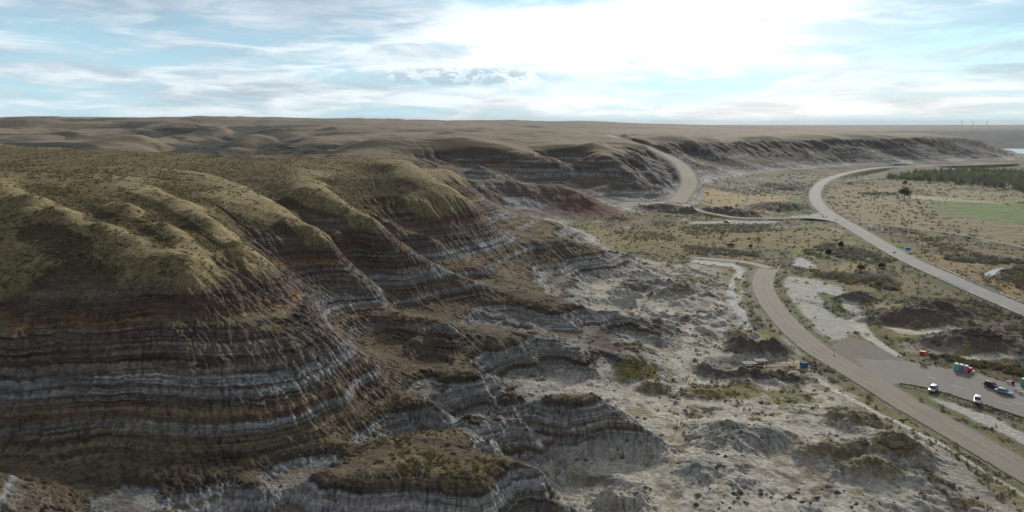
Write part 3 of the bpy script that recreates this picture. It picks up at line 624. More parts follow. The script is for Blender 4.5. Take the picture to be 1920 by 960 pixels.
    # --- badlands aprons
    bad = pmask(x, y, WM, 8.0, 6, n1, n2)*ss(z, 15, 9)*ss(r, 540, 440)
    pale = np.stack([.42+.08*n1, .385+.07*n1, .325+.06*n1], -1)*(1+.28*n4+.2*n2)[..., None]
    pale = lerp(pale, (.33,.33,.325), ss(slope, .25, .6)*.5)
    pale = lerp(pale, (.105,.082,.066), ss(fbm(x, y, 11, 4, .6, 51.0)+.25*n2, .12, .34)*.85)
    pale = lerp(pale, (.20,.158,.082), ss(fbm(x, y, 15, 4, .6, 53.0)+.2*n2, .12, .32)*ss(slope, .6, .2)*.8)
    pale = lerp(pale, (.21,.165,.13), ss(fbm(x, y, 7, 3, .6, 55.0), .1, .4)*.5)
    pale = lerp(pale, (.12,.10,.085), np.maximum(fr*.6, br*.8)*ss(slope, .12, .4)*.7)
    low = ss(zz, 7.5, 5.5)*ss(x-y*.12, -35, 5)
    pale = lerp(pale, (.19,.15,.07), ss(z-base(x, y), .9, 2.2)*ss(slope, .75, .3)*ss(n1+n3, -.15, .25)*.8)
    c = lerp(c, pale, np.clip(bad*low, 0, 1)); rockm = rockm*(1-.75*np.clip(bad*low, 0, 1))
    # --- valley floor
    fl = ss(z, 3.5, 1.8)*(1-bad)
    fl = np.maximum(fl*(1-ss(r, 3000, 5000)), 0)
    v = np.stack([.185+.03*n3, .150+.025*n3, .072+.012*n3], -1)
    f1 = fbm(x, y, 24, 5, .6, 61.0); f2 = fbm(x, y, 38, 5, .6, 63.0); f3 = fbm(x, y, 18, 4, .6, 65.0)
    v = lerp(v, (.092,.102,.042), ss(f1, -.10, .2)*.8)
    v = lerp(v, (.098,.082,.074), ss(f2, -.02, .22)*.8)
    v = lerp(v, (.155,.088,.055), ss(f3, .22, .4)*.6)
    v = lerp(v, (.36,.345,.31), ss(fbm(x, y, 20, 4, .6, 67.0), .27, .38)*.7)
    v = v*(1+.22*n2+.2*n4)[..., None]
    c = lerp(c, v, fl); rockm = rockm*(1-fl)
    hs = pmask(x, y, [W(a, b, 0) for a, b in [(1260,345),(1560,322),(1640,312),(1890,300),(1850,306),(1640,320),(1560,340),(1500,352),(1380,352)]], 15, 20, n1, n2)
    c = lerp(c, (.20,.195,.185), hs*.6*ss(f1+n2*.4, -.15, .15))
    for P, col, sf, wp, ho in PATCH:
        PP = [W(a, b, .3) for a, b in P]
        m = pmask(x, y, PP, sf, wp, f1*1.5, n1*1.5)
        if P[0][1] < 432: m = m*ss(z, 4.5, 2.5)
        s = m > 0
        if s.any():
            hole = ss(f3[s]*.7+n2[s]*.5+n1[s]*.4, .75-ho*1.3, .95-ho*1.3) if ho else 0
            k = m[s]*(1-.85*hole)
            c[s] = lerp(c[s], np.array(col), k)*(1+(.15*n4[s]+.1*n2[s])*k)[..., None]
    for mx, my, a, b, h, k in MOUNDS:
        s = (np.abs(x-mx) < 2*a) & (np.abs(y-my) < 2*b)
        if s.any():
            q = np.clip(1+.3*n1[s]+.2*n2[s], .6, 1.4); d = np.sqrt(((x[s]-mx)/a)**2+((y[s]-my)/b)**2)/q
            if k == 0: continue
            col = [(.34,.325,.295),(.105,.086,.070),(.20,.16,.085),(.17,.07,.05)][k]
            c[s] = lerp(c[s], np.array(col), ss(d, 1.35, .75)*(.9 if k != 2 else .7))
    d, _ = pline(x, y, DITCH, 8); c = lerp(c, (.47,.45,.40), ss(d+n2*1.0, 1.5, .7)*.9)
    for nme, (P, hw) in ROADS.items():                              # gravel shoulders
        if nme in ('footpath', 'field_track'): continue
        d, _ = pline(x, y, P, hw+9)
        e = ss(d+n2*1.2, hw+2.6, hw+.8)
        c = lerp(c, (.19,.17,.125), e*.8)
        if nme == 'highway' or nme == 'access_road':
            e = ss(d+n1*2, hw+6.5, hw+4.0)*ss(d, hw+1.0, hw+2.2)*ss(r, 900, 600)
            c = lerp(c, (.115,.125,.058), e*.55)
    w3 = ss(r, 2300, 2900)*ss(x, 700, 1100)*ss(z, 52, 40)*ss(y, 2000, 2500); c = lerp(c, (.035,.055,.050), w3*.85)  # far valley wall: dark blue-green vegetation, its shade put into the colour
    # red burnt shale on the far knoll
    m = pmask(x, y, [W(*p) for p in [(890,358,25),(955,341,28),(1045,341,28),(1100,362,19),(1180,402,2),(1100,413,2),(950,405,8),(885,392,14)]], 8, 8, n1, n2)
    c = lerp(c, (.098,.066,.050), m*.65)
    m = pmask(x, y, [W(*p) for p in [(1040,345,28),(1085,350,24),(1130,375,12),(1180,400,2),(1150,412,0),(1060,415,0),(1045,390,8)]], 8, 10, n1, n2)
    c = lerp(c, (.13,.060,.042), m*.8)
    m = pmask(x, y, [W(*p) for p in [(945,375,15),(985,370,17),(1025,376,15),(1020,396,7),(960,400,7),(945,390,10)]], 4, 6, n1, n2)
    c = lerp(c, (.27,.265,.265), m*.8)
    m = pmask(x, y, [W(*p) for p in [(1840,292,3),(1865,290,4),(1870,300,0),(1842,300,0)]], 10, 6, n1, n2)
    c = lerp(c, (.17,.11,.09), m*.35)
    return np.clip(c, .012, .8), (rockm*ss(slope, .12, .4)).astype(np.float32), zz.astype(np.float32)
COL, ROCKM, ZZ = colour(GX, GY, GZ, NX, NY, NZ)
print('colours', round(time.time()-T0, 1))
def grid_mesh(name, X, Y, Z, col=None, wrap=False):
    nr, na = X.shape
    co = np.stack([X, Y, Z], -1).reshape(-1, 3).astype(np.float32)
    i = np.arange(nr-1)[:, None]; j = np.arange(na if wrap else na-1)[None, :]; j2 = (j+1) % na
    q = np.stack([i*na+j+0*j, i*na+j2, (i+1)*na+j2, (i+1)*na+j+0*i], -1).reshape(-1, 4)[:, ::-1].astype(np.int32)
    return raw_mesh(name, co, q, None if col is None else col.reshape(-1, 3))
def raw_mesh(name, co, faces, col=None, smooth=True):
    me = bpy.data.meshes.new(name); nf, k = faces.shape
    me.vertices.add(len(co)); me.vertices.foreach_set('co', np.ascontiguousarray(co, np.float32).ravel())
    me.loops.add(nf*k); me.loops.foreach_set('vertex_index', faces.astype(np.int32).ravel())
    me.polygons.add(nf); me.polygons.foreach_set('loop_start', np.arange(0, nf*k, k, dtype=np.int32))
    me.polygons.foreach_set('use_smooth', np.full(nf, smooth))
    me.update(calc_edges=True)
    if col is not None:
        a = me.color_attributes.new('Col', 'FLOAT_COLOR', 'POINT')
        a.data.foreach_set('color', np.c_[col, np.ones(len(col))].astype(np.float32).ravel())
    return me
def link(name, me, mat=None, parent=None, kind=None, **props):
    o = bpy.data.objects.new(name, me); sc.collection.objects.link(o)
    if mat is not None and me is not None: me.materials.append(mat)
    if parent is not None: o.parent = parent
    if kind: o['kind'] = kind
    for k, v in props.items(): o[k] = v
    return o
def ground_material():
    m = bpy.data.materials.new('earth'); m.use_nodes = True; w = NT(m.node_tree)
    out = w.n('ShaderNodeOutputMaterial'); b = w.n('ShaderNodeBsdfPrincipled'); w.nt.links.new(b.outputs[0], out.inputs[0])
    at = w.n('ShaderNodeAttribute', attribute_name='Col').outputs['Color']
    pos = w.n('ShaderNodeNewGeometry').outputs['Position']
    n1 = w.noise(pos, 1.3, 6, .7); n2 = w.noise(pos, .33, 4, .6)
    f = w.m('ADD', w.m('MULTIPLY', w.m('SUBTRACT', n1, .5), 2.2), w.m('MULTIPLY', w.m('SUBTRACT', n2, .5), .7))
    f = w.m('ADD', 1.0, f)
    rk = w.n('ShaderNodeAttribute', attribute_name='Rock').outputs['Fac']; bd = w.n('ShaderNodeAttribute', attribute_name='Bed').outputs['Fac']
    sp0 = w.n('ShaderNodeSeparateXYZ', ins={0: pos}).outputs
    bv = w.comb(w.m('MULTIPLY', sp0[0], .02), w.m('MULTIPLY', sp0[1], .02), bd)
    t1 = w.noise(bv, 1.1, 2, .5); t2 = w.noise(bv, 3.4, 3, .6)
    bed_ = w.m('ADD', w.m('MULTIPLY', w.m('SUBTRACT', w.sstep(t1, .38, .62), .5), .50), w.m('MULTIPLY', w.m('SUBTRACT', w.sstep(t2, .37, .63), .5), .60))
    lat = w.sstep(w.noise(pos, .07, 3, .6), .36, .62); rk = w.m('MULTIPLY', rk, w.m('ADD', .25, w.m('MULTIPLY', lat, .95)))
    f = w.m('MULTIPLY', f, w.m('ADD', 1.0, w.m('MULTIPLY', bed_, rk)))
    mul = w.comb(f, f, f)
    c = w.mix(1.0, at, mul, 'MULTIPLY'); w.nt.links.new(c, b.inputs['Base Color'])
    b.inputs['Roughness'].default_value = .95; b.inputs['Specular IOR Level'].default_value = .15
    # rills run down the slope: noise stretched vertically, plus crumbly soil
    sp = w.n('ShaderNodeSeparateXYZ', ins={0: pos}).outputs
    rv = w.comb(sp[0], sp[1], w.m('MULTIPLY', sp[2], .12))
    rill = w.noise(rv, 1.1, 3, .6, .3); crumb = w.noise(pos, 2.2, 5, .7)
    hgt_ = w.m('ADD', w.m('MULTIPLY', rill, .5), w.m('MULTIPLY', crumb, .45))
    bp = w.n('ShaderNodeBump', ins={'Strength': .9, 'Distance': .8, 'Height': hgt_})
    w.nt.links.new(bp.outputs[0], b.inputs['Normal'])
    return m
MAT_EARTH = ground_material()
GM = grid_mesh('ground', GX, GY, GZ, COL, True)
for nm_, A_ in (('Rock', ROCKM), ('Bed', ZZ)):
    at__ = GM.attributes.new(nm_, 'FLOAT', 'POINT'); at__.data.foreach_set('value', A_.ravel())
link('ground', GM, MAT_EARTH, kind='structure')
print('mesh', round(time.time()-T0, 1))
# ------------------------------------------------------------------ air
bm = bmesh.new(); bmesh.ops.create_cube(bm, size=1.0)
for v in bm.verts: v.co = Vector((v.co.x*27000*2, v.co.y*27000*2, -30 if v.co.z < 0 else 190))
me = bpy.data.meshes.new('haze'); bm.to_mesh(me); bm.free()
mh = bpy.data.materials.new('air'); mh.use_nodes = True; w = NT(mh.node_tree)
o_ = w.n('ShaderNodeOutputMaterial'); pv = w.n('ShaderNodeVolumePrincipled'); w.nt.links.new(pv.outputs[0], o_.inputs['Volume'])
pv.inputs['Color'].default_value = (.72, .84, 1.0, 1); pv.inputs['Density'].default_value = .32e-4; pv.inputs['Anisotropy'].default_value = .0
link('haze', me, mh, kind='stuff')
# ------------------------------------------------------------------ helpers for things
_rl = rr; _tq = ta
def gz(x, y):                                          # height of the ground mesh
    x = np.atleast_1d(np.asarray(x, float)); y = np.atleast_1d(np.asarray(y, float))
    r = np.hypot(x, y); th = np.arctan2(x, y)
    return bil(GZ, np.interp(r, _rl, np.arange(len(_rl))), np.interp(th, _tq, np.arange(len(_tq))))
def gcol(x, y):
    fi = np.interp(np.hypot(x, y), _rl, np.arange(len(_rl))).astype(int); fj = np.interp(np.arctan2(x, y), _tq, np.arange(len(_tq))).astype(int)
    return COL[fi, fj], NZ[fi, fj]
def at(px, py):                                        # ground point under a line of sight
    z = 0.0
    for _ in range(12):
        x, y = W(px, py, z); z = z*.4+.6*float(gz(x, y)[0])
    return Vector((x, y, float(gz(x, y)[0])))
def mat(name, col, rough=.7, metal=0.0, var=.15, scale=3.0, spec=.3, emis=None):
    m = bpy.data.materials.new(name); m.use_nodes = True; w = NT(m.node_tree)
    out = w.n('ShaderNodeOutputMaterial'); b = w.n('ShaderNodeBsdfPrincipled'); w.nt.links.new(b.outputs[0], out.inputs[0])
    tc = w.n('ShaderNodeTexCoord').outputs['Object']
    n = w.noise(tc, scale, 4, .6)
    f = w.m('ADD', 1-var, w.m('MULTIPLY', n, 2*var)); c = w.mix(1.0, (*col, 1), w.comb(f, f, f), 'MULTIPLY')
    w.nt.links.new(c, b.inputs['Base Color']); b.inputs['Roughness'].default_value = rough; b.inputs['Metallic'].default_value = metal
    b.inputs['Specular IOR Level'].default_value = spec
    return m
def matcol(name, grain=.35, scale=1.0, rough=.95, bump=.0, trans=0.0):      # colour attribute x grain
    m = bpy.data.materials.new(name); m.use_nodes = True; w = NT(m.node_tree)
    out = w.n('ShaderNodeOutputMaterial'); b = w.n('ShaderNodeBsdfPrincipled'); w.nt.links.new(b.outputs[0], out.inputs[0])
    at_ = w.n('ShaderNodeAttribute', attribute_name='Col').outputs['Color']
    pos = w.n('ShaderNodeNewGeometry').outputs['Position']
    n = w.noise(pos, scale, 5, .65); f = w.m('ADD', 1-grain, w.m('MULTIPLY', n, 2*grain))
    w.nt.links.new(w.mix(1.0, at_, w.comb(f, f, f), 'MULTIPLY'), b.inputs['Base Color'])
    b.inputs['Roughness'].default_value = rough; b.inputs['Specular IOR Level'].default_value = .2
    if trans:
        tr_ = w.n('ShaderNodeBsdfTranslucent'); w.nt.links.new(w.mix(1.0, at_, (1.3,1.3,1.0,1), 'MULTIPLY'), tr_.inputs[0]); mx_ = w.n('ShaderNodeMixShader', ins={0: trans}); w.nt.links.new(b.outputs[0], mx_.inputs[1]); w.nt.links.new(tr_.outputs[0], mx_.inputs[2]); w.nt.links.new(mx_.outputs[0], out.inputs[0])
    if bump:
        bp = w.n('ShaderNodeBump', ins={'Strength': bump, 'Distance': .1, 'Height': n}); w.nt.links.new(bp.outputs[0], b.inputs['Normal'])
    return m
class MB:
    def __init__(s): s.v = []; s.f = []
    def add(s, vs, fs):
        n = len(s.v); s.v += [tuple(v) for v in vs]; s.f += [tuple(i+n for i in f) for f in fs]; return s
    def box(s, x0, x1, y0, y1, z0, z1, top=1.0, topy=None):
        topy = top if topy is None else topy; cx, cy = (x0+x1)/2, (y0+y1)/2
        v = [(x0,y0,z0),(x1,y0,z0),(x1,y1,z0),(x0,y1,z0)]
        v += [(cx+(a-cx)*top, cy+(b-cy)*topy, z1) for a, b, c in v]
        return s.add(v, [(3,2,1,0),(4,5,6,7),(0,1,5,4),(1,2,6,5),(2,3,7,6),(3,0,4,7)])
    def tube(s, a, b, r0, r1=None, n=8):
        a = Vector(a); b = Vector(b); r1 = r0 if r1 is None else r1; d = (b-a).normalized()
        u = d.orthogonal().normalized(); w_ = d.cross(u); v = []
        for p, r in ((a, r0), (b, r1)):
            for k in range(n):
                t = 2*math.pi*k/n; v.append(p+(u*math.cos(t)+w_*math.sin(t))*r)
        return s.add(v, [(k, (k+1) % n, n+(k+1) % n, n+k) for k in range(n)]+[tuple(range(n-1, -1, -1)), tuple(range(n, 2*n))])
    def prism(s, P, y0, y1):                            # outline in x-z, pushed along y
        n = len(P); v = [(x, y0, z) for x, z in P]+[(x, y1, z) for x, z in P]
        return s.add(v, [(k, (k+1) % n, n+(k+1) % n, n+k) for k in range(n)]+[tuple(range(n-1, -1, -1)), tuple(range(n, 2*n))])
    def build(s, name, m, parent=None, bevel=0.0, smooth=False, **props):
        me = bpy.data.meshes.new(name); bm = bmesh.new(); vs = [bm.verts.new(v) for v in s.v]
        for f in s.f:
            try: bm.faces.new([vs[i] for i in f])
            except ValueError: pass
        bmesh.ops.recalc_face_normals(bm, faces=bm.faces)
        if bevel: bmesh.ops.bevel(bm, geom=list(bm.edges), offset=bevel, segments=2, affect='EDGES', profile=.6)
        for f in bm.faces: f.smooth = smooth
        bm.to_mesh(me); bm.free()
        return link(name, me, m, parent, **props)
def thing(name, loc, rz, label, cat, group=None):
    o = bpy.data.objects.new(name, None); sc.collection.objects.link(o); o.location = loc; o.rotation_euler = (0, 0, rz)
    o.empty_display_size = .2; o['label'] = label; o['category'] = cat
    if group: o['group'] = group
    return o
def tag(o, label, cat, group=None):
    o['label'] = label; o['category'] = cat
    if group: o['group'] = group
    return o
def copy_thing(o, loc, rz, label):
    c = o.copy(); sc.collection.objects.link(c); c.location = loc; c.rotation_euler = (0, 0, rz); c['label'] = label
    for ch in o.children:
        d = ch.copy(); sc.collection.objects.link(d); d.parent = c
        for g in ch.children:
            e = g.copy(); sc.collection.objects.link(e); e.parent = d
    return c
# ------------------------------------------------------------------ roads
MAT_ROAD = matcol('road_surface', .22, .9, .9, .25)
def ribbon(name, key, col, ncross=13, label=None, tracks=0.0, line=0.0, fray=.35):
    P, hw = ROADS[key]; P = np.array(P)
    S = [P[0]]
    for a, b in zip(P[:-1], P[1:]):
        m = max(1, int(np.linalg.norm(b-a)/(1.5 if a[1] < 700 else 5)))
        for t in range(1, m+1): S.append(a+(b-a)*t/m)
    S = np.array(S); T = np.gradient(S[:, :2], axis=0); T /= np.linalg.norm(T, axis=1)[:, None]+1e-9
    N_ = np.stack([-T[:, 1], T[:, 0]], -1); s = np.r_[0, np.cumsum(np.linalg.norm(np.diff(S[:, :2], axis=0), axis=1))]
    c = np.linspace(-1, 1, ncross); wid = hw*(1+0*s)
    if key == 'hill_road': wid = hw*(.62+.38*ss(S[:, 1], 1100, 760))
    X = S[:, None, 0]+N_[:, None, 0]*c*wid[:, None]; Y = S[:, None, 1]+N_[:, None, 1]*c*wid[:, None]
    j = fray*perlin(X/2.0, Y/2.0)*(np.abs(c) > .99); X = X+N_[:, None, 0]*j; Y = Y+N_[:, None, 1]*j
    Z = S[:, None, 2]+0*X-.03*np.abs(c)
    C = np.ones(X.shape+(3,))*np.array(col)
    tr = np.exp(-((np.abs(c)-.30)/.10)**2)+np.exp(-((np.abs(c)-.72)/.10)**2)
    m = 1+tracks*(tr-.5)+.12*fbm(X, Y, 9, 3, seed=5)+.10*perlin(s[:, None]/14+0*X, c*3+0*X)
    C = C*m[..., None]
    edge = ss(np.abs(c)+.15*perlin(X/3, Y/3), .86, 1.0)
    C = lerp(C, (.20,.175,.13), edge*.7)
    if line: C = lerp(C, (.30,.27,.17), (np.abs(c) < .03)*1.0*line)
    return link(name, grid_mesh(name, X, Y, Z+.03, C), MAT_ROAD, kind='structure')
ribbon('highway', 'highway', (.235,.222,.205), 19, tracks=.10, line=.3, fray=.15)
ribbon('access_road', 'access_road', (.225,.190,.155), 17, tracks=.16)
ribbon('gravel_track', 'gravel_track', (.27,.245,.205), 7)
ribbon('hill_road', 'hill_road', (.25,.215,.17), 15, tracks=.10)
ribbon('side_road', 'side_road', (.26,.235,.195), 7)
ribbon('field_track', 'field_track', (.22,.20,.13), 5)
ribbon('footpath', 'footpath', (.27,.235,.17), 5)
# flared mouth where the side road meets the highway
def sheet(name, poly, z, col, cell=1.0, kind='structure', sp=9.0):
    P = np.array(poly); xs = np.arange(P[:,0].min()-2, P[:,0].max()+2, cell); ys = np.arange(P[:,1].min()-2, P[:,1].max()+2, cell)
    X, Y = np.meshgrid(xs, ys); d = sdist(X, Y, poly)+.9*perlin(X/2.2, Y/2.2)
    # keep cells inside; pull border vertices onto the outline for a clean, slightly wandering edge
    ins = d < 0
    C = np.ones(X.shape+(3,))*np.array(col)*(1+.10*fbm(X, Y, sp, 4, .6, 3.0)+.08*perlin(X/1.5, Y/6))[..., None]
    C = lerp(C, (.20,.175,.135), ss(d, -2.0, 0)*.5)
    q = ins[:-1, :-1] & ins[1:, :-1] & ins[:-1, 1:] & ins[1:, 1:]
    ii, jj = np.nonzero(q); na = X.shape[1]
    F = np.stack([ii*na+jj, ii*na+jj+1, (ii+1)*na+jj+1, (ii+1)*na+jj], -1)
    used = np.unique(F); mp = np.zeros(X.size, int); mp[used] = np.arange(len(used))
    Z = z+0*X
    me = raw_mesh(name, np.stack([X, Y, Z], -1).reshape(-1, 3)[used], mp[F], C.reshape(-1, 3)[used])
    return link(name, me, MAT_ROAD, kind=kind)
sheet('dirt_apron', APRON, .272, (.150,.122,.105), .7, sp=6.0)
sheet('parking_lot', LOT, .292, (.200,.178,.160), .6, sp=12.0)
MOUTH = [W(*p) for p in [(1480,406),(1515,404.5),(1533,400),(1540,392),(1575,411),(1590,421),(1570,420),(1550,414.5),(1520,411),(1480,410.5)]]
sheet('road_junction', MOUTH, .66, (.24,.225,.205), 1.0)
# pale painted strokes on the lot
mk = MB(); wm_ = mat('worn_paint', (.42,.42,.40), .8, var=.3)
for px, py, L, a in [(1748,709,3.2,-.55),(1795,725,3.2,-1.0),(1886,757,3.6,-1.0),(1912,757,3,-.5)]:
    p = at(px, py); c, s_ = math.cos(a), math.sin(a); z = .300
    mk.add([(p.x+dx*c-dy*s_, p.y+dx*s_+dy*c, z) for dx, dy in ((-L/2,-.14),(L/2,-.14),(L/2,.14),(-L/2,.14))], [(0,1,2,3)])
mk.build('lot_markings', wm_, kind='structure')
# ------------------------------------------------------------------ water
mw = bpy.data.materials.new('water'); mw.use_nodes = True; w = NT(mw.node_tree)
o_ = w.n('ShaderNodeOutputMaterial'); b_ = w.n('ShaderNodeBsdfPrincipled'); w.nt.links.new(b_.outputs[0], o_.inputs[0])
b_.inputs['Base Color'].default_value = (.10,.12,.12,1); b_.inputs['Roughness'].default_value = .25; b_.inputs['Specular IOR Level'].default_value = 1.0
nn = w.noise(w.n('ShaderNodeNewGeometry').outputs['Position'], .5, 3, .5); bp = w.n('ShaderNodeBump', ins={'Strength': .15, 'Distance': .3, 'Height': nn}); w.nt.links.new(bp.outputs[0], b_.inputs['Normal'])
RIV = [(1190,1760,-2.2),(1290,1720,-2.2),(1500,1700,-2.2),(1800,1700,-2.2),(2100,1900,-2.2),(2000,2300,-2.2),(1500,2420,-2.2),(1250,2300,-2.2),(1200,2000,-2.2)]
me = bpy.data.meshes.new('river'); me.from_pydata(RIV, [], [tuple(range(len(RIV)))]); link('river', me, mw, kind='structure')
CRK = [W(a, b, .25)+(.25,) for a, b in [(1851,514),(1862,507),(1880,502),(1900,500.5),(1925,500),(1925,503),(1900,503),(1880,505),(1868,510),(1866,516),(1858,518)]]
me = bpy.data.meshes.new('creek'); me.from_pydata(CRK, [], [tuple(range(len(CRK)))]); link('creek', me, mw, kind='structure')
print('roads', round(time.time()-T0, 1))
# ------------------------------------------------------------------ bridge
M = dict(conc=mat('concrete', (.36,.35,.33), .85), green=mat('green_paint', (.16,.30,.24), .6), steel=mat('galvanised_steel', (.34,.35,.35), .45, .6), wood=mat('weathered_wood', (.12,.095,.075), .9, var=.3, scale=6),
         dark=mat('dark_rubber', (.02,.02,.022), .8), glass=mat('dark_glass', (.02,.025,.03), .12, spec=.8), white=mat('white_paint', (.72,.72,.70), .6, var=.06), blue=mat('blue_plastic', (.03,.11,.34), .5),
         pink=mat('pink_plastic', (.75,.16,.34), .5), teal=mat('teal_plastic', (.06,.40,.38), .5), red=mat('red_paint', (.42,.05,.03), .55), grey=mat('grey_roofing', (.30,.31,.33), .7), beige=mat('beige_board', (.50,.44,.32), .8), brown=mat('brown_timber', (.16,.09,.05), .85),
         lamp=mat('lamp_glass', (.75,.75,.72), .2), tail=mat('tail_lamp', (.35,.02,.02), .3), sign=mat('blue_sign', (.02,.16,.48), .5), yellow=mat('yellow_straw', (.62,.46,.13), .8), alu=mat('aluminium', (.45,.46,.47), .4, .5))
HP = np.array(ROADS['highway'][0])
def hw_index(px, py):
    x, y = W(px, py, 1.0); return int(np.argmin(np.hypot(HP[:,0]-x, HP[:,1]-y)))
def hw_line(i0, i1, off, step):
    S = HP[i0:i1+1]; T = np.gradient(S[:, :2], axis=0); T /= np.linalg.norm(T, axis=1)[:, None]
    Q2 = S.copy(); Q2[:, 0] += -T[:, 1]*off; Q2[:, 1] += T[:, 0]*off
    s = np.r_[0, np.cumsum(np.linalg.norm(np.diff(Q2[:, :2], axis=0), axis=1))]; k = np.arange(0, s[-1], step)
    return np.stack([np.interp(k, s, Q2[:, c]) for c in range(3)], -1)
def sweep(P, prof):                                     # outline in (side, up) swept along P
    P = np.array(P); T = np.gradient(P[:, :2], axis=0); T /= np.linalg.norm(T, axis=1)[:, None]+1e-9; n = len(prof); mb = MB()
    v = [(p[0]-t[1]*a, p[1]+t[0]*a, p[2]+b) for p, t in zip(P, T) for a, b in prof]
    f = [(i*n+k, i*n+(k+1) % n, (i+1)*n+(k+1) % n, (i+1)*n+k) for i in range(len(P)-1) for k in range(n)]
    f += [tuple(range(n)), tuple((len(P)-1)*n+k for k in range(n))]
    return mb.add(v, f)
def rel(P, o): return [(p[0]-o[0], p[1]-o[1], p[2]-o[2]) for p in P]
WPROF = [(-.05,.45),(.05,.50),(-.02,.58),(.05,.66),(-.05,.74),(-.09,.72),(-.03,.60),(-.09,.48)]
def guardrail(P, label, group, gap=4, mpost=None, mrail=None):
    o = P[len(P)//2]; base_ = (o[0], o[1], o[2]); t = thing('guardrail', base_, 0, label, 'guardrail', group)
    R_l = rel(P, base_); sweep(R_l, WPROF).build('rail', mrail or M['steel'], t)
    for p in R_l[::gap][:98]:
        MB().box(p[0]-.09, p[0]+.09, p[1]-.09, p[1]+.09, p[2]-.45, p[2]+.72).build('post', mpost or M['wood'], t)
    return t
b0, b1 = hw_index(1785,525), hw_index(1842,549)
sgn = 1 if True else -1
mid = HP[(b0+b1)//2]; tb = thing('road_bridge', tuple(mid), 0, 'low concrete highway bridge with green railing over the creek gully', 'bridge')
deck = rel(hw_line(b0, b1, 0, 1.0), mid)
sweep(deck, [(-6.7,-.9),(6.7,-.9),(6.7,-.02),(-6.7,-.02)]).build('deck', M['conc'], tb)
for off in (-6.6, 6.6):
    L = rel(hw_line(b0, b1, off, 1.0), mid)
    sweep(L, [(-.2,.0),(.2,.0),(.2,.28),(-.2,.28)]).build('kerb', M['conc'], tb)
    rl = MB()
    r_ = sweep(L, [(-.05,1.10),(.05,1.10),(.05,1.22),(-.05,1.22)]); rl.add(r_.v, r_.f)
    r_ = sweep(L, [(-.04,.68),(.04,.68),(.04,.76),(-.04,.76)]); rl.add(r_.v, r_.f)
    for p in L[::2]: rl.box(p[0]-.07, p[0]+.07, p[1]-.07, p[1]+.07, p[2]+.25, p[2]+1.15)
    rl.build('railing', M['green'], tb)
    sweep(L, [(-.12,-.85),(.12,-.85),(.12,-.05),(-.12,-.05)]).build('girder', M['green'], tb)
for k in (.3, .7):
    p = deck[int(len(deck)*k)]; q = rel(hw_line(b0, b1, -5.2, 1.0), mid)[int(len(deck)*k)]; q2 = rel(hw_line(b0, b1, 5.2, 1.0), mid)[int(len(deck)*k)]
    for e in (0, .33, .66, 1): 
        a = Vector(q).lerp(Vector(q2), e); MB().tube((a.x, a.y, a.z-5.5), (a.x, a.y, a.z-.95), .38).build('pier', M['conc'], tb)
g_ = 'steel guardrails of the highway and the car park'
iA, iB = hw_index(1640,455), hw_index(1782,523); iC, iD = hw_index(1846,550), hw_index(2120,668)
guardrail(hw_line(iA, iB, -6.9, 1.0), 'long low guardrail on the near side of the highway leading up to the bridge', g_, 3)
guardrail(hw_line(iC, iD, -6.9, 1.0), 'guardrail on the near side of the highway just past the bridge', g_, 2)
guardrail(hw_line(iC, iD, 6.9, 1.0), 'guardrail on the field side of the highway past the bridge', g_, 3)
guardrail(hw_line(hw_index(1700,485), iB, 6.9, 1.0), 'guardrail on the field side of the highway before the bridge', g_, 3)
LP = spl([W(a, b, .3)+(.28,) for a, b in [(1688,722),(1722,727.5),(1760,737),(1800,750),(1850,764),(1920,787),(2000,815)]], 1.0)
S_ = np.array(LP); s_ = np.r_[0, np.cumsum(np.linalg.norm(np.diff(S_[:, :2], axis=0), axis=1))]; kk = np.arange(0, s_[-1], 1.0)
guardrail(np.stack([np.interp(kk, s_, S_[:, c]) for c in range(3)], -1), 'dark guardrail along the near edge of the car park above the grassy bank', g_, 4, M['wood'], mat('weathered_rail', (.16,.155,.15), .6, .3))
e0 = at(1455,512); e1 = at(1465,497)
guardrail(np.array([tuple(e0.lerp(e1, t)) for t in np.linspace(0, 1, 12)]), 'short pale barrier at the bend where the paved road ends', g_, 3, M['white'], M['white'])
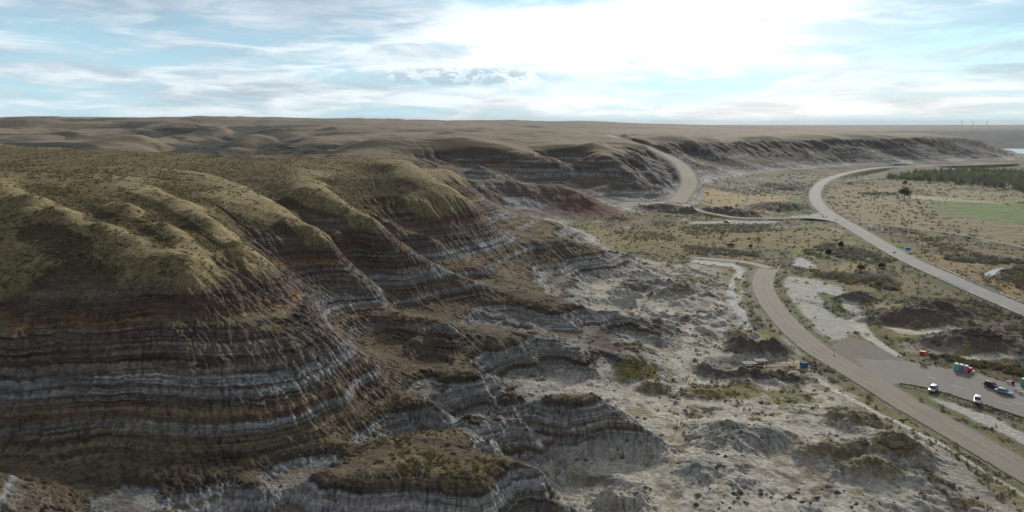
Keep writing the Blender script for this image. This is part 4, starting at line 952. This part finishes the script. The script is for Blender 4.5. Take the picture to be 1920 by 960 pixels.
# ------------------------------------------------------------------ vehicles
def car(loc, rz, paint, label, kind='suv', group='vehicles in the car park'):
    t = thing('parked_car', loc, rz, label, 'car', group)
    h = 1.72 if kind == 'suv' else 1.52
    belt = .98 if kind == 'suv' else .90
    P = [(-2.25,.38),(-2.28,.80),(-2.18,belt),(-1.0,belt+.02),(1.05,belt),(2.05,.86),(2.26,.70),(2.26,.40),(1.9,.30),(-1.9,.30)]
    bd = MB().prism(P, -.90, .90)
    bd.build('body', paint, t, bevel=.06, smooth=True)
    rb = -2.05 if kind == 'suv' else -1.75
    G = [(rb,belt-.02),(rb+.22,h-.06),(.15,h-.06),(1.0,belt-.02)]
    mb = MB(); n = len(G); v = [(x, -.84 if z < h-.2 else -.66, z) for x, z in G]+[(x, .84 if z < h-.2 else .66, z) for x, z in G]
    mb.add(v, [(k, (k+1) % n, n+(k+1) % n, n+k) for k in range(n)]+[tuple(range(n-1, -1, -1)), tuple(range(n, 2*n))]).build('window', M['glass'], t)
    MB().box(rb+.14, .28, -.70, .70, h-.085, h, .94).build('roof', paint, t, bevel=.02, smooth=True)
    for x in (1.42, -1.40):
        for y in (-.80, .80):
            wh = MB().tube((x, y-.11, .34), (x, y+.11, .34), .345, n=16).build('wheel', M['dark'], t, smooth=False)
            MB().tube((x, y-.12, .34), (x, y+.12, .34), .20, n=12).build('rim', M['alu'], wh)
    for y in (-.66, .66):
        MB().box(2.14, 2.29, y-.18, y+.18, .66, .80).build('headlight', M['lamp'], t)
        MB().box(-2.30, -2.18, y-.16, y+.16, .66, .92).build('tail_light', M['tail'], t)
    MB().box(2.20, 2.30, -.9, .9, .40, .55).build('bumper', M['dark'], t)
    return t
def cp_(name, col): return mat(name, col, .28, .2, .04, spec=.6)
def lotpt(px, py): p = at(px, py); p.z = .294; return p
car(lotpt(1860,727), math.radians(-66), cp_('black_car_paint', (.018,.02,.026)), 'black car parked beside a light blue one in the car park')
car(lotpt(1883,738.5), math.radians(-59), cp_('pale_blue_car_paint', (.20,.30,.40)), 'light blue car parked right in front of the black one', 'wagon')
car(lotpt(1832,755), math.radians(-126), cp_('white_car_paint', (.55,.56,.56)), 'white roofed car with dark bonnet nosed up to the guardrail')
car(lotpt(1749,734), math.radians(-136), cp_('silver_car_paint', (.36,.38,.38)), 'silver car parked alone at the far end of the guardrail')
p = at(1363,417); car(p, math.radians(5), cp_('dark_blue_car_paint', (.03,.06,.20)), 'tiny dark blue car on the pale track below the hill road', group=None)
# trailer with tank
p = lotpt(1816,699); t = thing('small_trailer', p, math.radians(-28), 'small red trailer standing beside the pink toilet', 'trailer')
MB().box(-1.8,1.5,-.85,.85,.5,.72).build('bed', M['red'], t); MB().box(-1.6,.9,-.78,.78,.74,1.6,.92).build('load_box', M['red'], t, bevel=.04)
MB().box(1.3,2.4,-.05,.05,.5,.6).build('drawbar', M['dark'], t)
for y in (-.85,.85): MB().tube((0,y-.1,.33),(0,y+.1,.33),.33,n=14).build('wheel', M['dark'], t)
p = at(1431,367); t = thing('farm_wagon', p, math.radians(-3), 'low pale yellow wagon alone in the tan field', 'wagon')
MB().box(-4,4,-1.2,1.2,.8,1.0).build('bed', M['yellow'], t); MB().box(-3.6,3.4,-1.1,1.1,1.0,2.1,.96).build('straw_load', M['yellow'], t, bevel=.1)
for x in (-2.6,2.6):
    for y in (-1.1,1.1): MB().tube((x,y-.15,.42),(x,y+.15,.42),.42,n=14).build('wheel', M['dark'], t)
# ------------------------------------------------------------------ toilets, kiosks, furniture
def toilet(loc, rz, m, label, group='portable toilets', cab=None):
    t = thing('portable_toilet', loc, rz, label, 'toilet', group)
    MB().box(-.6,.6,-.6,.6,.05,2.15).build('cabin', cab or m, t, bevel=.04)
    MB().box(-.64,.64,-.64,.64,2.15,2.42,.75).build('roof', M['white'], t)
    d_ = MB().box(-.42,.42,-.635,-.605,.18,2.02).build('door', m, t); MB().box(.30,.36,-.67,-.636,1.0,1.2).build('handle', M['dark'], d_)
    MB().box(-.66,.66,-.66,.66,0,.06).build('skid', M['dark'], t)
    MB().tube((.45,.5,2.2),(.45,.5,2.75),.05).build('vent_pipe', M['dark'], t)
    return t
p0 = lotpt(1788,694); p1 = lotpt(1806,698); dv = (p1-p0).normalized(); ang = math.atan2(dv.y, dv.x)
p0 = lotpt(1792,695)
for k, (m_, lb) in enumerate([(M['teal'], 'white portable toilet with teal door at the far end of its row'), (cp_('sea_green_plastic', (.14,.36,.40)), 'teal portable toilet in the middle between the white and the pink one'), (M['pink'], 'bright pink portable toilet beside the red trailer')]):
    toilet(p0+dv*1.4*k, ang, m_, lb, cab=M['white'] if k == 0 else None)
toilet(lotpt(1918,724), ang, M['teal'], 'teal portable toilet near the concrete tables at the lot edge'); toilet(lotpt(1918,724)+dv*1.6, ang, cp_('sea_green_plastic', (.14,.36,.40)), 'last teal portable toilet at the very edge, past its twin')
def table(loc, rz, m, label, group):
    t = thing('picnic_table', loc, rz, label, 'table', group)
    MB().box(-.95,.95,-.38,.38,.70,.77).build('tabletop', m, t)
    for y in (-.72,.72): MB().box(-.95,.95,y-.13,y+.13,.42,.47).build('seat', m, t)
    for x in (-.65,.65):
        MB().prism([(-.75,0),(-.62,0),(-.15,.7),(-.3,.7)], -.04, .04).build('leg', m, t).matrix_basis = Matrix.Translation((x,0,0)) @ Matrix.Rotation(math.pi/2, 4, 'Z')
        MB().prism([(.75,0),(.62,0),(.15,.7),(.3,.7)], -.04, .04).build('leg', m, t).matrix_basis = Matrix.Translation((x,0,0)) @ Matrix.Rotation(math.pi/2, 4, 'Z')
    return t
gt = 'pale picnic tables by the car park'
table(lotpt(1907,733), math.radians(-40), M['conc'], 'pale picnic table nearest to the light blue car', gt); table(lotpt(1916,739), math.radians(-40), M['conc'], 'pale picnic table at the picture edge beyond the light blue car', gt)
table(lotpt(1893,720), math.radians(-30), M['grey'], 'grey picnic table behind the two parked cars', gt)
table(at(1366,692), math.radians(5), M['brown'], 'brown wooden picnic table beside the two roofed shelters', gt)
def bin_(loc, m, label, name='litter_bin', s=1.0):
    t = thing(name, loc, 0, label, 'bin')
    MB().tube((0,0,.05),(0,0,.95*s),.34*s,.38*s,12).build('drum', m, t); MB().tube((0,0,.95*s),(0,0,1.05*s),.40*s,.30*s,12).build('lid', M['dark'], t); return t
bin_(lotpt(1754,685), M['dark'], 'black litter bin beside the red roofed notice board')
bin_(lotpt(1899,722), M['dark'], 'dark litter bin beside the grey picnic table')
p = at(1728,678); p.z = .29; t = thing('notice_board', p, math.radians(-38), 'red panelled notice board on pale posts at the edge of the car park', 'sign')
for x in (-.85,.85): MB().box(x-.1,x+.1,-.1,.1,0,3.0).build('post', M['beige'], t)
MB().box(-1.0,1.0,-.08,.08,1.5,3.0).build('panel', M['red'], t, bevel=.03)
MB().prism([(-1.2,3.02),(1.2,3.02),(.95,3.35),(-.95,3.35)], -.45, .45).build('roof', M['red'], t)
MB().box(-.7,.7,-.12,-.09,.5,1.35).build('lower_panel', M['white'], t)
p = at(1738,680); p.z = .29; t = thing('trail_sign', p, math.radians(-35), 'small beige sign board just beside the red notice board', 'sign')
for x in (-.55,.55): MB().box(x-.06,x+.06,-.06,.06,0,1.9).build('post', M['beige'], t)
MB().box(-.7,.7,-.05,.05,.8,1.9).build('panel', M['beige'], t)
def shelter(px, py, rz, label, L=1.9):
    p = at(px, py); p.z -= .1; t = thing('picnic_shelter', p, rz, label, 'shelter', 'roofed shelters by the footpath')
    for x in (-L, L):
        for y in (-1.1, 1.1): MB().box(x-.09,x+.09,y-.09,y+.09,0,2.5).build('post', M['brown'], t)
    MB().prism([(-L-.5,2.5),(L+.5,2.5),(L+.4,2.72),(-L-.4,2.72)], -1.45, 1.45).build('roof', mat('dark_grey_roofing', (.13,.135,.145), .8), t, bevel=.03)
    MB().box(-L,L,1.22,1.30,.4,1.1).build('back_rail', M['brown'], t); MB().box(-L*.6,L*.6,-.4,.4,.62,.72).build('counter', M['brown'], t); MB().box(-L*.4,L*.4,-.3,.3,0,.62).build('counter_base', M['dark'], t)
    return t
shelter(1404,694, math.radians(4), 'nearer grey roofed shelter with brown posts, beside the pale blue cabinet'); shelter(1425,689, math.radians(4), 'second grey roofed shelter, set back behind its neighbour', 1.6)
p = at(1393,696); t = thing('cabinet', p, .05, 'pale blue upright cabinet at the end of the nearer shelter', 'cabinet')
MB().box(-.65,.65,-.5,.5,0,2.0).build('case', cp_('pale_blue_plastic', (.22,.42,.58)), t, bevel=.04); MB().box(-.35,.35,-.53,-.505,.5,1.4).build('panel', M['blue'], t)
p = at(1507,689); t = thing('waste_container', p, .1, 'blue waste container beside the road near the shelters', 'container')
MB().box(-1.0,1.0,-.75,.75,.12,1.7,1.05).build('body', M['blue'], t, bevel=.04); MB().box(-1.1,1.1,-.85,.85,1.72,1.82).build('lid', M['dark'], t); MB().box(1.06,1.12,-.4,.4,.4,1.4).build('side_panel', M['dark'], t)
def post_sign(px, py, h, label, m=None, wd=.5, rz=0.0, name='road_sign', two=False, group=None, dia=False):
    p = at(px, py); t = thing(name, p, rz-math.atan2(p.x, p.y), label, 'sign', group)
    for x in ((-wd*.6, wd*.6) if two else (0,)): MB().tube((x,0,-.1),(x,0,h),.05,n=8).build('post', M['steel'], t)
    if dia: MB().add([(x*wd, y, z) for y in (-.09,-.05) for x, z in ((-1,h-.1),(-1,h-1.1),(0,h-1.8),(1,h-1.1),(1,h-.1))], [(0,1,2,3,4),(9,8,7,6,5)]+[(k,(k+1)%5,5+(k+1)%5,5+k) for k in range(5)]).build('panel', m, t)
    else: MB().box(-wd,wd,-.09,-.05,h-.95,h).build('panel', m or M['alu'], t)
    return t
post_sign(1702,474, 3.2, 'blue highway sign facing along the road, seen on the field side', M['sign'], 1.5, 0, two=True, dia=True)
post_sign(1676,481, 3.0, 'small grey sign on a thin post at the near edge of the highway', M['grey'], .9, .2)
post_sign(1504,671, 3.0, 'small grey sign on a post between the ditch and the paved road', M['grey'], .4, .1)
post_sign(1564,662, 2.2, 'thin marker sign where the brown dirt apron meets the road', M['white'], .3, .1)
# low rail fences
def rail_fence(pts, label, hgt_=1.0, gap=2.5):
    A = spl(pts, .5); S_ = np.array(A); s_ = np.r_[0, np.cumsum(np.linalg.norm(np.diff(S_[:, :2], axis=0), axis=1))]; k = np.arange(0, s_[-1], gap)
    P = np.stack([np.interp(k, s_, S_[:, c]) for c in range(2)], -1); Z = gz(P[:, 0], P[:, 1]); o = (P[0, 0], P[0, 1], float(Z[0]))
    t = thing('rail_fence', o, 0, label, 'fence'); L = [(a-o[0], b-o[1], z-o[2]) for (a, b), z in zip(P, Z)]
    for hh in (hgt_*.5, hgt_*.95): sweep(L, [(-.04,hh-.06),(.04,hh-.06),(.04,hh+.06),(-.04,hh+.06)]).build('rail', M['wood'], t)
    for a in L[:98]: MB().box(a[0]-.08,a[0]+.08,a[1]-.08,a[1]+.08,a[2]-.2,a[2]+hgt_).build('post', M['wood'], t)
rail_fence([tuple(at(a, b)) for a, b in [(1493,563),(1520,568),(1548,577)]], 'low dark rail fence crossing the white alkali flat')
rail_fence([tuple(at(a, b)) for a, b in [(1550,578),(1590,586),(1640,596)]], 'low rail fence through the green patch beside the flat')
rail_fence([tuple(at(a, b)) for a, b in [(1436,682),(1465,680),(1498,681)]], 'wooden rail fence along the footpath between shelters and road')
# ------------------------------------------------------------------ utility poles
def pole(px, top, base_py, label, arms=1, two=False):
    p = at(px, base_py); h = (base_py-top)*(p.y*cp+(CAMZ-p.z)*sp_)/FP*1.02
    t = thing('utility_pole', p, math.radians(-38), label, 'pole', 'wooden utility poles of the valley line')
    for x in ((-1.2, 1.2) if two else (0,)): MB().tube((x,0,-.5),(x,0,h),.15,.10,8).build('shaft', M['wood'], t)
    for k in range(arms):
        zc = h-.5-k*1.1; a = MB().box(-1.6,1.6,-.08,.08,zc-.08,zc+.08).build('crossarm', M['wood'], t)
        for x in (-1.45,-.7,.7,1.45): MB().tube((x,0,zc+.08),(x,0,zc+.30),.06,.04,6).build('insulator', M['grey'], a)
pole(1719, 514, 560, 'tall utility pole between the dark mound and the highway', 2)
pole(1917, 587, 634, 'utility pole beside the highway at the right picture edge')
pole(1565, 411, 449, 'tall utility pole just below the road junction')
pole(1702, 414, 448, 'twin-shaft utility pole in the red brown scrub across the highway', 1, True)
pole(1727, 452, 479, 'utility pole beside the blue highway sign')
pole(1595, 488, 508, 'short utility pole in the pale grass clearing', 2)
pole(1477, 372, 408, 'thin utility pole by the green strip beside the side road')
pole(1482, 402, 426, 'thin utility pole just below the side road')
pole(1464, 426, 448, 'utility pole in the brush west of the junction')
pole(1547, 455, 476, 'utility pole hidden among grey bushes below the highway')
pole(1829, 426, 445, 'short pole beside the field track at the green field')
pole(1885, 622, 652, 'utility pole behind the long dark mound by the car park')
pole(1650, 527, 546, 'short pole at the end of the shrub belt')
# wind turbines on the far plateau
def turbine(px, base_py, d, h, ph, label):
    x, y, z = D(px, base_py, d); z = float(gz(x, y)[0])
    t = thing('wind_turbine', (x, y, z), math.radians(20), label, 'wind turbine', 'wind turbines on the far skyline')
    MB().tube((0,0,-5),(0,0,h),2.6,1.5,10).build('tower', M['white'], t); MB().box(-4,4,-1.6,1.6,h-1,h+2.4).build('nacelle', M['white'], t, bevel=.3)
    hub = MB().tube((-5.5,0,h+.7),(-4,0,h+.7),1.0,1.6,10).build('rotor_hub', M['white'], t)
    for k in range(3):
        a = ph+k*2*math.pi/3; e = Vector((0, math.sin(a), math.cos(a))); c = Vector((-4.8,0,h+.7)); s_ = Vector((0, math.cos(a), -math.sin(a)))
        mb = MB(); L = h*.55
        mb.add([c+e*.8+s_*1.1+Vector((-.3,0,0)), c+e*.8-s_*1.1+Vector((-.3,0,0)), c+e*L-s_*.3+Vector((-.1,0,0)), c+e*L+s_*.3+Vector((-.1,0,0)),
                c+e*.8+s_*1.1+Vector((.3,0,0)), c+e*.8-s_*1.1+Vector((.3,0,0)), c+e*L-s_*.3+Vector((.1,0,0)), c+e*L+s_*.3+Vector((.1,0,0))],
               [(0,1,2,3),(7,6,5,4),(0,4,5,1),(1,5,6,2),(2,6,7,3),(3,7,4,0)]).build('blade', M['white'], hub)
turbine(1803, 236, 6200, 45, .3, 'leftmost of the tiny wind turbines on the far skyline')
turbine(1824, 236, 6200, 42, 1.1, 'middle one of the tiny wind turbines on the far skyline')
turbine(1850, 237, 6500, 40, .8, 'rightmost of the tiny wind turbines on the far skyline')
print('things', round(time.time()-T0, 1))
# ------------------------------------------------------------------ vegetation
MAT_LEAF = matcol('foliage', .35, 2.0, trans=.22)
MAT_BARK = mat('bark', (.085,.07,.06), .95, var=.3, scale=8)
def clumps(cx, cy, cz, rx, rz, n_each, size, col, g, flat=.0, hollow=.0):
    """n_each little leafy triangles spread through an ellipsoid on the ground at every point"""
    n = len(cx); k = n_each; N = n*k
    u = g.normal(size=(N, 3)); u /= np.linalg.norm(u, axis=1)[:, None]+1e-9
    rad = (g.random(N)**.45)[:, None]; p = u*rad; p[:, 2] = np.abs(p[:, 2])
    R_ = np.repeat(rx, k)[:, None]; H_ = np.repeat(rz, k)[:, None]
    c = np.stack([np.repeat(cx, k), np.repeat(cy, k), np.repeat(cz, k)], -1)+np.concatenate([p[:, :2]*R_, p[:, 2:]*H_], 1)
    s = (np.repeat(size, k)*(.6+.8*g.random(N)))[:, None]
    a = g.normal(size=(N, 3)); a[:, 2] *= .7; a /= np.linalg.norm(a, axis=1)[:, None]; b = g.normal(size=(N, 3)); b -= (b*a).sum(1)[:, None]*a; b /= np.linalg.norm(b, axis=1)[:, None]
    V = np.stack([c-a*s*.6-b*s*.3, c+a*s*.6-b*s*.25, c+b*s*.75], 1).reshape(-1, 3)
    F = np.arange(N*3).reshape(-1, 3)
    C = np.repeat(np.repeat(col, k, axis=0)*(.7+.6*g.random(N))[:, None], 3, axis=0)
    return V, F, C
def cover(name, V, F, C): return link(name, raw_mesh(name, V, F, C, False), MAT_LEAF, kind='stuff')
g = np.random.default_rng(11)
def sector(n, r0, r1, a0=-40, a1=40):
    r = np.exp(g.random(n)*(math.log(r1)-math.log(r0))+math.log(r0)); a = np.radians(a0+(a1-a0)*g.random(n)); return r*np.sin(a), r*np.cos(a)
# dry bunch grass and low sage on the hill tops and ledges
x, y = sector(240000, 100, 520, -42, 16); z = gz(x, y); c, nz_ = gcol(x, y)
n1 = fbm(x, y, 12, 3, .6, 101.0); n2 = fbm(x, y, 3, 2, .6, 103.0)
lum = c.mean(1)
green = (c[:, 1]/(c[:, 2]+1e-3) > 1.75)
pr = np.where(green, .22+.8*n1+.5*n2+1.6*np.clip(.13-lum, -.05, .1)*4, 0)
keep = (g.random(len(x)) < pr); x, y, z, c, n1 = x[keep], y[keep], z[keep], c[keep], n1[keep]
col = np.where(g.random(len(x))[:, None] < .5, np.array([[.115,.10,.052]]), np.array([[.21,.17,.09]])) * (.7+.6*g.random(len(x)))[:, None]
sz = .16+.26*g.random(len(x))
V, F, C = clumps(x, y, z, sz*1.2, sz*.9, 7, sz*.9, col, g); cover('bunch_grass', V, F, C); print('tufts', len(x))
# valley sage, in drifts
x, y = sector(60000, 150, 1300, -6, 42); z = gz(x, y)
n1 = fbm(x, y, 24, 5, .6, 61.0); n2 = fbm(x, y, 38, 5, .6, 63.0); n3 = fbm(x, y, 5, 2, .6, 105.0)
c, _ = gcol(x, y); lum = c.mean(1); pale = lum > .22
field = pmask(x, y, [W(a, b, 0) for a, b in [(1745,370),(1830,372),(1990,386),(2010,470),(1860,440),(1770,405)]], 6.0)
lot = (sdist(x, y, LOT) < .5) | (sdist(x, y, APRON) < .5)
for key, (P, hw) in ROADS.items():
    d_, _ = pline(x, y, P, hw+3); lot |= d_ < hw+.7
pr = (.10+1.0*np.clip(n1, 0, 1)+1.2*np.clip(n2, 0, 1)+.3*n3)*np.where(pale, .12, 1.0)*(z < 4)*(1-.93*field)
keep = (g.random(len(x)) < pr) & ~lot; x, y, z, n2 = x[keep], y[keep], z[keep], n2[keep]; r_ = np.hypot(x, y)
pal = np.array([[.11,.115,.07],[.13,.11,.10],[.16,.135,.08],[.10,.09,.085],[.20,.16,.09]])*1.5
col = pal[g.integers(0, 5, len(x))]*(.75+.5*g.random(len(x)))[:, None]; sz = (.3+.45*g.random(len(x)))*(1+r_/900)
V, F, C = clumps(x, y, z, sz*1.3, sz, 8, sz*.8, col, g); cover('sagebrush', V, F, C); print('sage', len(x))
# shrub thickets: outline in pixels, colours, height, count
TH_ = [([(1515,505),(1560,512),(1640,520),(1690,530),(1690,545),(1610,535),(1540,520)], [(.075,.06,.055),(.10,.095,.04),(.09,.08,.075)], 2.4, 420),
 ([(1875,508),(1920,500),(1990,510),(1990,560),(1920,545),(1885,528)], [(.075,.055,.055),(.09,.06,.045),(.06,.07,.04)], 2.6, 420),
 ([(1282,458),(1360,466),(1425,474),(1430,482),(1350,480),(1280,472)], [(.10,.09,.085),(.085,.075,.07)], 2.0, 360),
 ([(1500,470),(1560,455),(1620,468),(1680,490),(1660,500),(1590,485),(1530,482)], [(.09,.08,.08),(.08,.085,.05)], 2.2, 420),
 ([(1280,425),(1370,418),(1440,420),(1450,432),(1340,440),(1285,436)], [(.09,.085,.085),(.10,.10,.07)], 2.4, 360),
 ([(1712,372),(1724,370),(1750,400),(1776,430),(1766,436),(1735,405)], [(.085,.07,.065),(.07,.065,.06)], 2.4, 160),
 ([(1608,357),(1680,358),(1682,363),(1612,363)], [(.05,.06,.035)], 3.0, 90),
 ([(1770,478),(1850,480),(1920,487),(1920,498),(1830,494),(1775,488)], [(.08,.07,.06),(.06,.065,.05)], 2.2, 300),
 ([(1730,665),(1800,674),(1920,690),(1985,705),(1985,722),(1880,700),(1800,684),(1740,676)], [(.055,.06,.03),(.08,.055,.04)], 1.5, 520),
 ([(1690,560),(1800,560),(1920,590),(1930,640),(1850,600),(1760,572)], [(.08,.075,.045),(.085,.07,.065)], 1.5, 380),
 ([(1640,425),(1720,440),(1760,470),(1840,480),(1780,450),(1700,432)], [(.10,.065,.045),(.09,.09,.055)], 1.6, 260),
 ([(1225,612),(1270,615),(1275,630),(1235,628)], [(.045,.065,.03)], 1.0, 70),
 ([(1150,432),(1260,436),(1270,450),(1160,446)], [(.10,.09,.07),(.085,.08,.06)], 1.8, 160),
 ([(1330,352),(1460,340),(1540,338),(1500,352),(1400,362)], [(.095,.08,.08)], 2.2, 260),
 ([(648,292),(700,262),(716,262),(700,275),(665,300)], [(.05,.085,.03)], 3.0, 0)]
VV = []; FF = []; CC = []; nv = 0
for P, cols, hh, n in TH_:
    if not n: continue
    PP = [W(a, b, 0) for a, b in P]; A = np.array(PP)
    xs = g.uniform(A[:,0].min(), A[:,0].max(), n*6); ys = g.uniform(A[:,1].min(), A[:,1].max(), n*6); ok = (sdist(xs, ys, PP) < 3*perlin(xs/6, ys/6)) & (fbm(xs, ys, 10, 3, .6, 7.0) > -.12)
    dr = np.full(len(xs), 99.0)
    for key, (RP, hw) in ROADS.items():
        d_, _ = pline(xs, ys, RP, hw+5); ok &= d_ > hw+1.5
    xs, ys = xs[ok][:n], ys[ok][:n]; cc = np.array(cols)[g.integers(0, len(cols), len(xs))]*(.8+.4*g.random(len(xs)))[:, None]
    s = hh*(.45+.6*g.random(len(xs)))
    V, F, C = clumps(xs, ys, gz(xs, ys), s*.75, s*.9, 40, .14+.14*s, cc*2.4, g); VV.append(V); FF.append(F+nv); CC.append(C); nv += len(V)
cover('brush', np.concatenate(VV), np.concatenate(FF), np.concatenate(CC))
# far wood by the river
PP = [W(a, b, 0) for a, b in [(1660,328),(1720,320),(1800,317),(1960,319),(2080,340),(2000,370),(1920,358),(1860,352),(1780,344),(1700,336)]]; A = np.array(PP); n = 1500
xs = g.uniform(A[:,0].min(), A[:,0].max(), n*4); ys = g.uniform(A[:,1].min(), A[:,1].max(), n*4); ok = sdist(xs, ys, PP) < 12*perlin(xs/40, ys/40); xs, ys = xs[ok][:n], ys[ok][:n]
q = fbm(xs, ys, 90, 3, .5, 111.0); cc = np.where((q > .0)[:, None] & (g.random(len(xs)) < .7)[:, None], np.array([[.17,.22,.075]]), np.array([[.15,.14,.125]]))*(.7+.6*g.random(len(xs)))[:, None]
s = 5+6*g.random(len(xs))
V, F, C = clumps(xs, ys, gz(xs, ys)+s*.12, s*.36, s, 80, .5+.06*s, cc, g); cover('woodland', V, F, C)
# single trees and bushes
def tree(px, py, h, wd, col, label, group, bare=False, seed=1, cat='tree', name='bare_tree', crown_n=900):
    gg = np.random.default_rng(seed); p = at(px, py); t = thing(name, p, seed, label, cat, group)
    tr = MB(); tips = []
    def limb(a, d, L, r, k):
        b = a+d*L; tr.tube(a, b, r, r*.6, 6)
        if k == 0: tips.append(b); return
        for _ in range(3):
            e = (d+Vector(gg.normal(size=3))*.55+Vector((0,0,.15))).normalized(); limb(a+d*L*gg.uniform(.6,1), e, L*gg.uniform(.55,.8), r*.55, k-1)
    limb(Vector((0,0,-.2)), Vector((gg.normal()*.06, gg.normal()*.06, 1)).normalized(), h*.34, h*.028+.04, 3 if cat == 'tree' else 2)
    tr.build('trunk', MAT_BARK, t)
    T = np.array([tuple(v) for v in tips]); n = crown_n; k = gg.integers(0, len(T), n)
    c = T[k]+gg.normal(size=(n, 3))*np.array([wd*.16, wd*.16, h*.09])
    c[:, 2] = np.clip(c[:, 2], h*(.15 if cat == 'tree' else .02), h*1.02); c[:, :2] *= np.minimum(1, wd*.62/(np.linalg.norm(c[:, :2], axis=1)+1e-6))[:, None]
    a = gg.normal(size=(n, 3)); a /= np.linalg.norm(a, axis=1)[:, None]; b = np.cross(a, gg.normal(size=(n, 3))); b /= np.linalg.norm(b, axis=1)[:, None]
    s = (.14+.02*h)*(.6+.8*gg.random(n))[:, None]*(.8 if bare else 1.3)
    V = np.stack([c-a*s, c+a*s, c+b*s*(.35 if bare else .9)], 1).reshape(-1, 3); C = np.repeat(np.array(col)[None]*(.6+.8*gg.random(n))[:, None], 3, axis=0)
    link('crown' if cat == 'tree' else 'foliage', raw_mesh('crown', V, np.arange(n*3).reshape(-1, 3), C, False), MAT_LEAF, t)
    return t
gtr = 'scattered trees of the valley floor'
tree(1353,444, 5.5, 4.5, (.055,.05,.045), 'small dark bare tree in the tan grass, further from the junction', gtr, True, 21)
tree(1421,459, 6.5, 5, (.06,.055,.045), 'dark bare tree with forked trunk in the brush below the side road', gtr, True, 22)
tree(1695,374, 15, 12, (.10,.105,.055), 'tall lone cottonwood with greenish crown at the corner of the green field', gtr, False, 23, crown_n=1800)
tree(1697,350, 9, 5, (.035,.05,.03), 'dark narrow spruce behind the lone cottonwood', gtr, False, 24, crown_n=700)
tree(1554,480, 5.5, 3.6, (.03,.045,.038), 'dark spruce among grey bushes below the highway', gtr, False, 25)
tree(1577,466, 6, 2.6, (.04,.045,.035), 'narrow dark tree beside the highway embankment', gtr, False, 26, crown_n=600)
tree(1649,541, 4.5, 3, (.04,.04,.03), 'small dark tree at the pole by the shrub belt', gtr, True, 27)
tree(1380,392, 5, 4, (.07,.065,.06), 'small grey bare tree by the stream bed under the hill road', gtr, True, 28)
tree(1461,398, 7, 5, (.075,.065,.06), 'grey bare tree beside the green strip at the side road', gtr, True, 29)
gb = 'large bushes of the valley floor'
tree(1614,507, 4.0, 6, (.10,.105,.035), 'big yellow green bush in the shrub belt below the highway', gb, False, 31, 'bush', 'bush', 1200)
tree(1653,502, 3.2, 4.6, (.045,.055,.045), 'round dark bush beside the near edge of the highway', gb, False, 32, 'bush', 'bush')
tree(1596,472, 3.4, 5, (.09,.08,.085), 'round greyish purple bush below the highway', gb, True, 33, 'bush', 'bush')
tree(1372,462, 2.6, 5.5, (.06,.06,.04), 'dark low bush nearest the bare forked tree', gb, False, 34, 'bush', 'bush')
tree(1407,463, 2.2, 3, (.05,.05,.035), 'small dark bush left of the forked tree', gb, False, 35, 'bush', 'bush', 500)
tree(1594,345, 3.2, 11, (.05,.055,.035), 'dark flat bush inside the far bend of the highway', gb, False, 36, 'bush', 'bush')
tree(1528,478, 2.6, 3.5, (.07,.065,.06), 'grey bush beside the bright green strip', gb, True, 37, 'bush', 'bush', 500)
tree(1520,503, 2.2, 3, (.06,.055,.05), 'small brown bush by the pale patches at the end of the green strip', gb, True, 38, 'bush', 'bush', 500)
# rocks fallen from the cap beds
x, y = sector(26000, 100, 420, -20, 36); z = gz(x, y); n1 = fbm(x, y, 10, 3, .6, 121.0); _, nz_ = gcol(x, y)
ok = (z > .8) & (z < 20) & (g.random(len(x)) < .03+.7*n1) & (sdist(x, y, LOT) > 3)
for key, (P, hw) in ROADS.items():
    d_, _ = pline(x, y, P, hw+3); ok &= d_ > hw+2
x, y, z = x[ok], y[ok], z[ok]; n = len(x); s = (.16+.5*g.random(n)**3)
oc = np.array([(1,0,0),(-1,0,0),(0,1,0),(0,-1,0),(0,0,1),(0,0,-.6)]); fc = np.array([(0,2,4),(2,1,4),(1,3,4),(3,0,4),(2,0,5),(1,2,5),(3,1,5),(0,3,5)])
V = (oc[None]*(.7+.6*g.random((n, 6, 1)))*s[:, None, None]*np.array([1.2,1.0,.7])+np.stack([x, y, z+s*.2], -1)[:, None]).reshape(-1, 3)
F = (fc[None]+np.arange(n)[:, None, None]*6).reshape(-1, 3); cc = np.array([(.12,.09,.065),(.20,.16,.12),(.09,.075,.06)])[g.integers(0, 3, n)]
link('stones', raw_mesh('stones', V, F, np.repeat(cc, 6, axis=0), False), MAT_LEAF, kind='stuff')
print('done', round(time.time()-T0, 1))
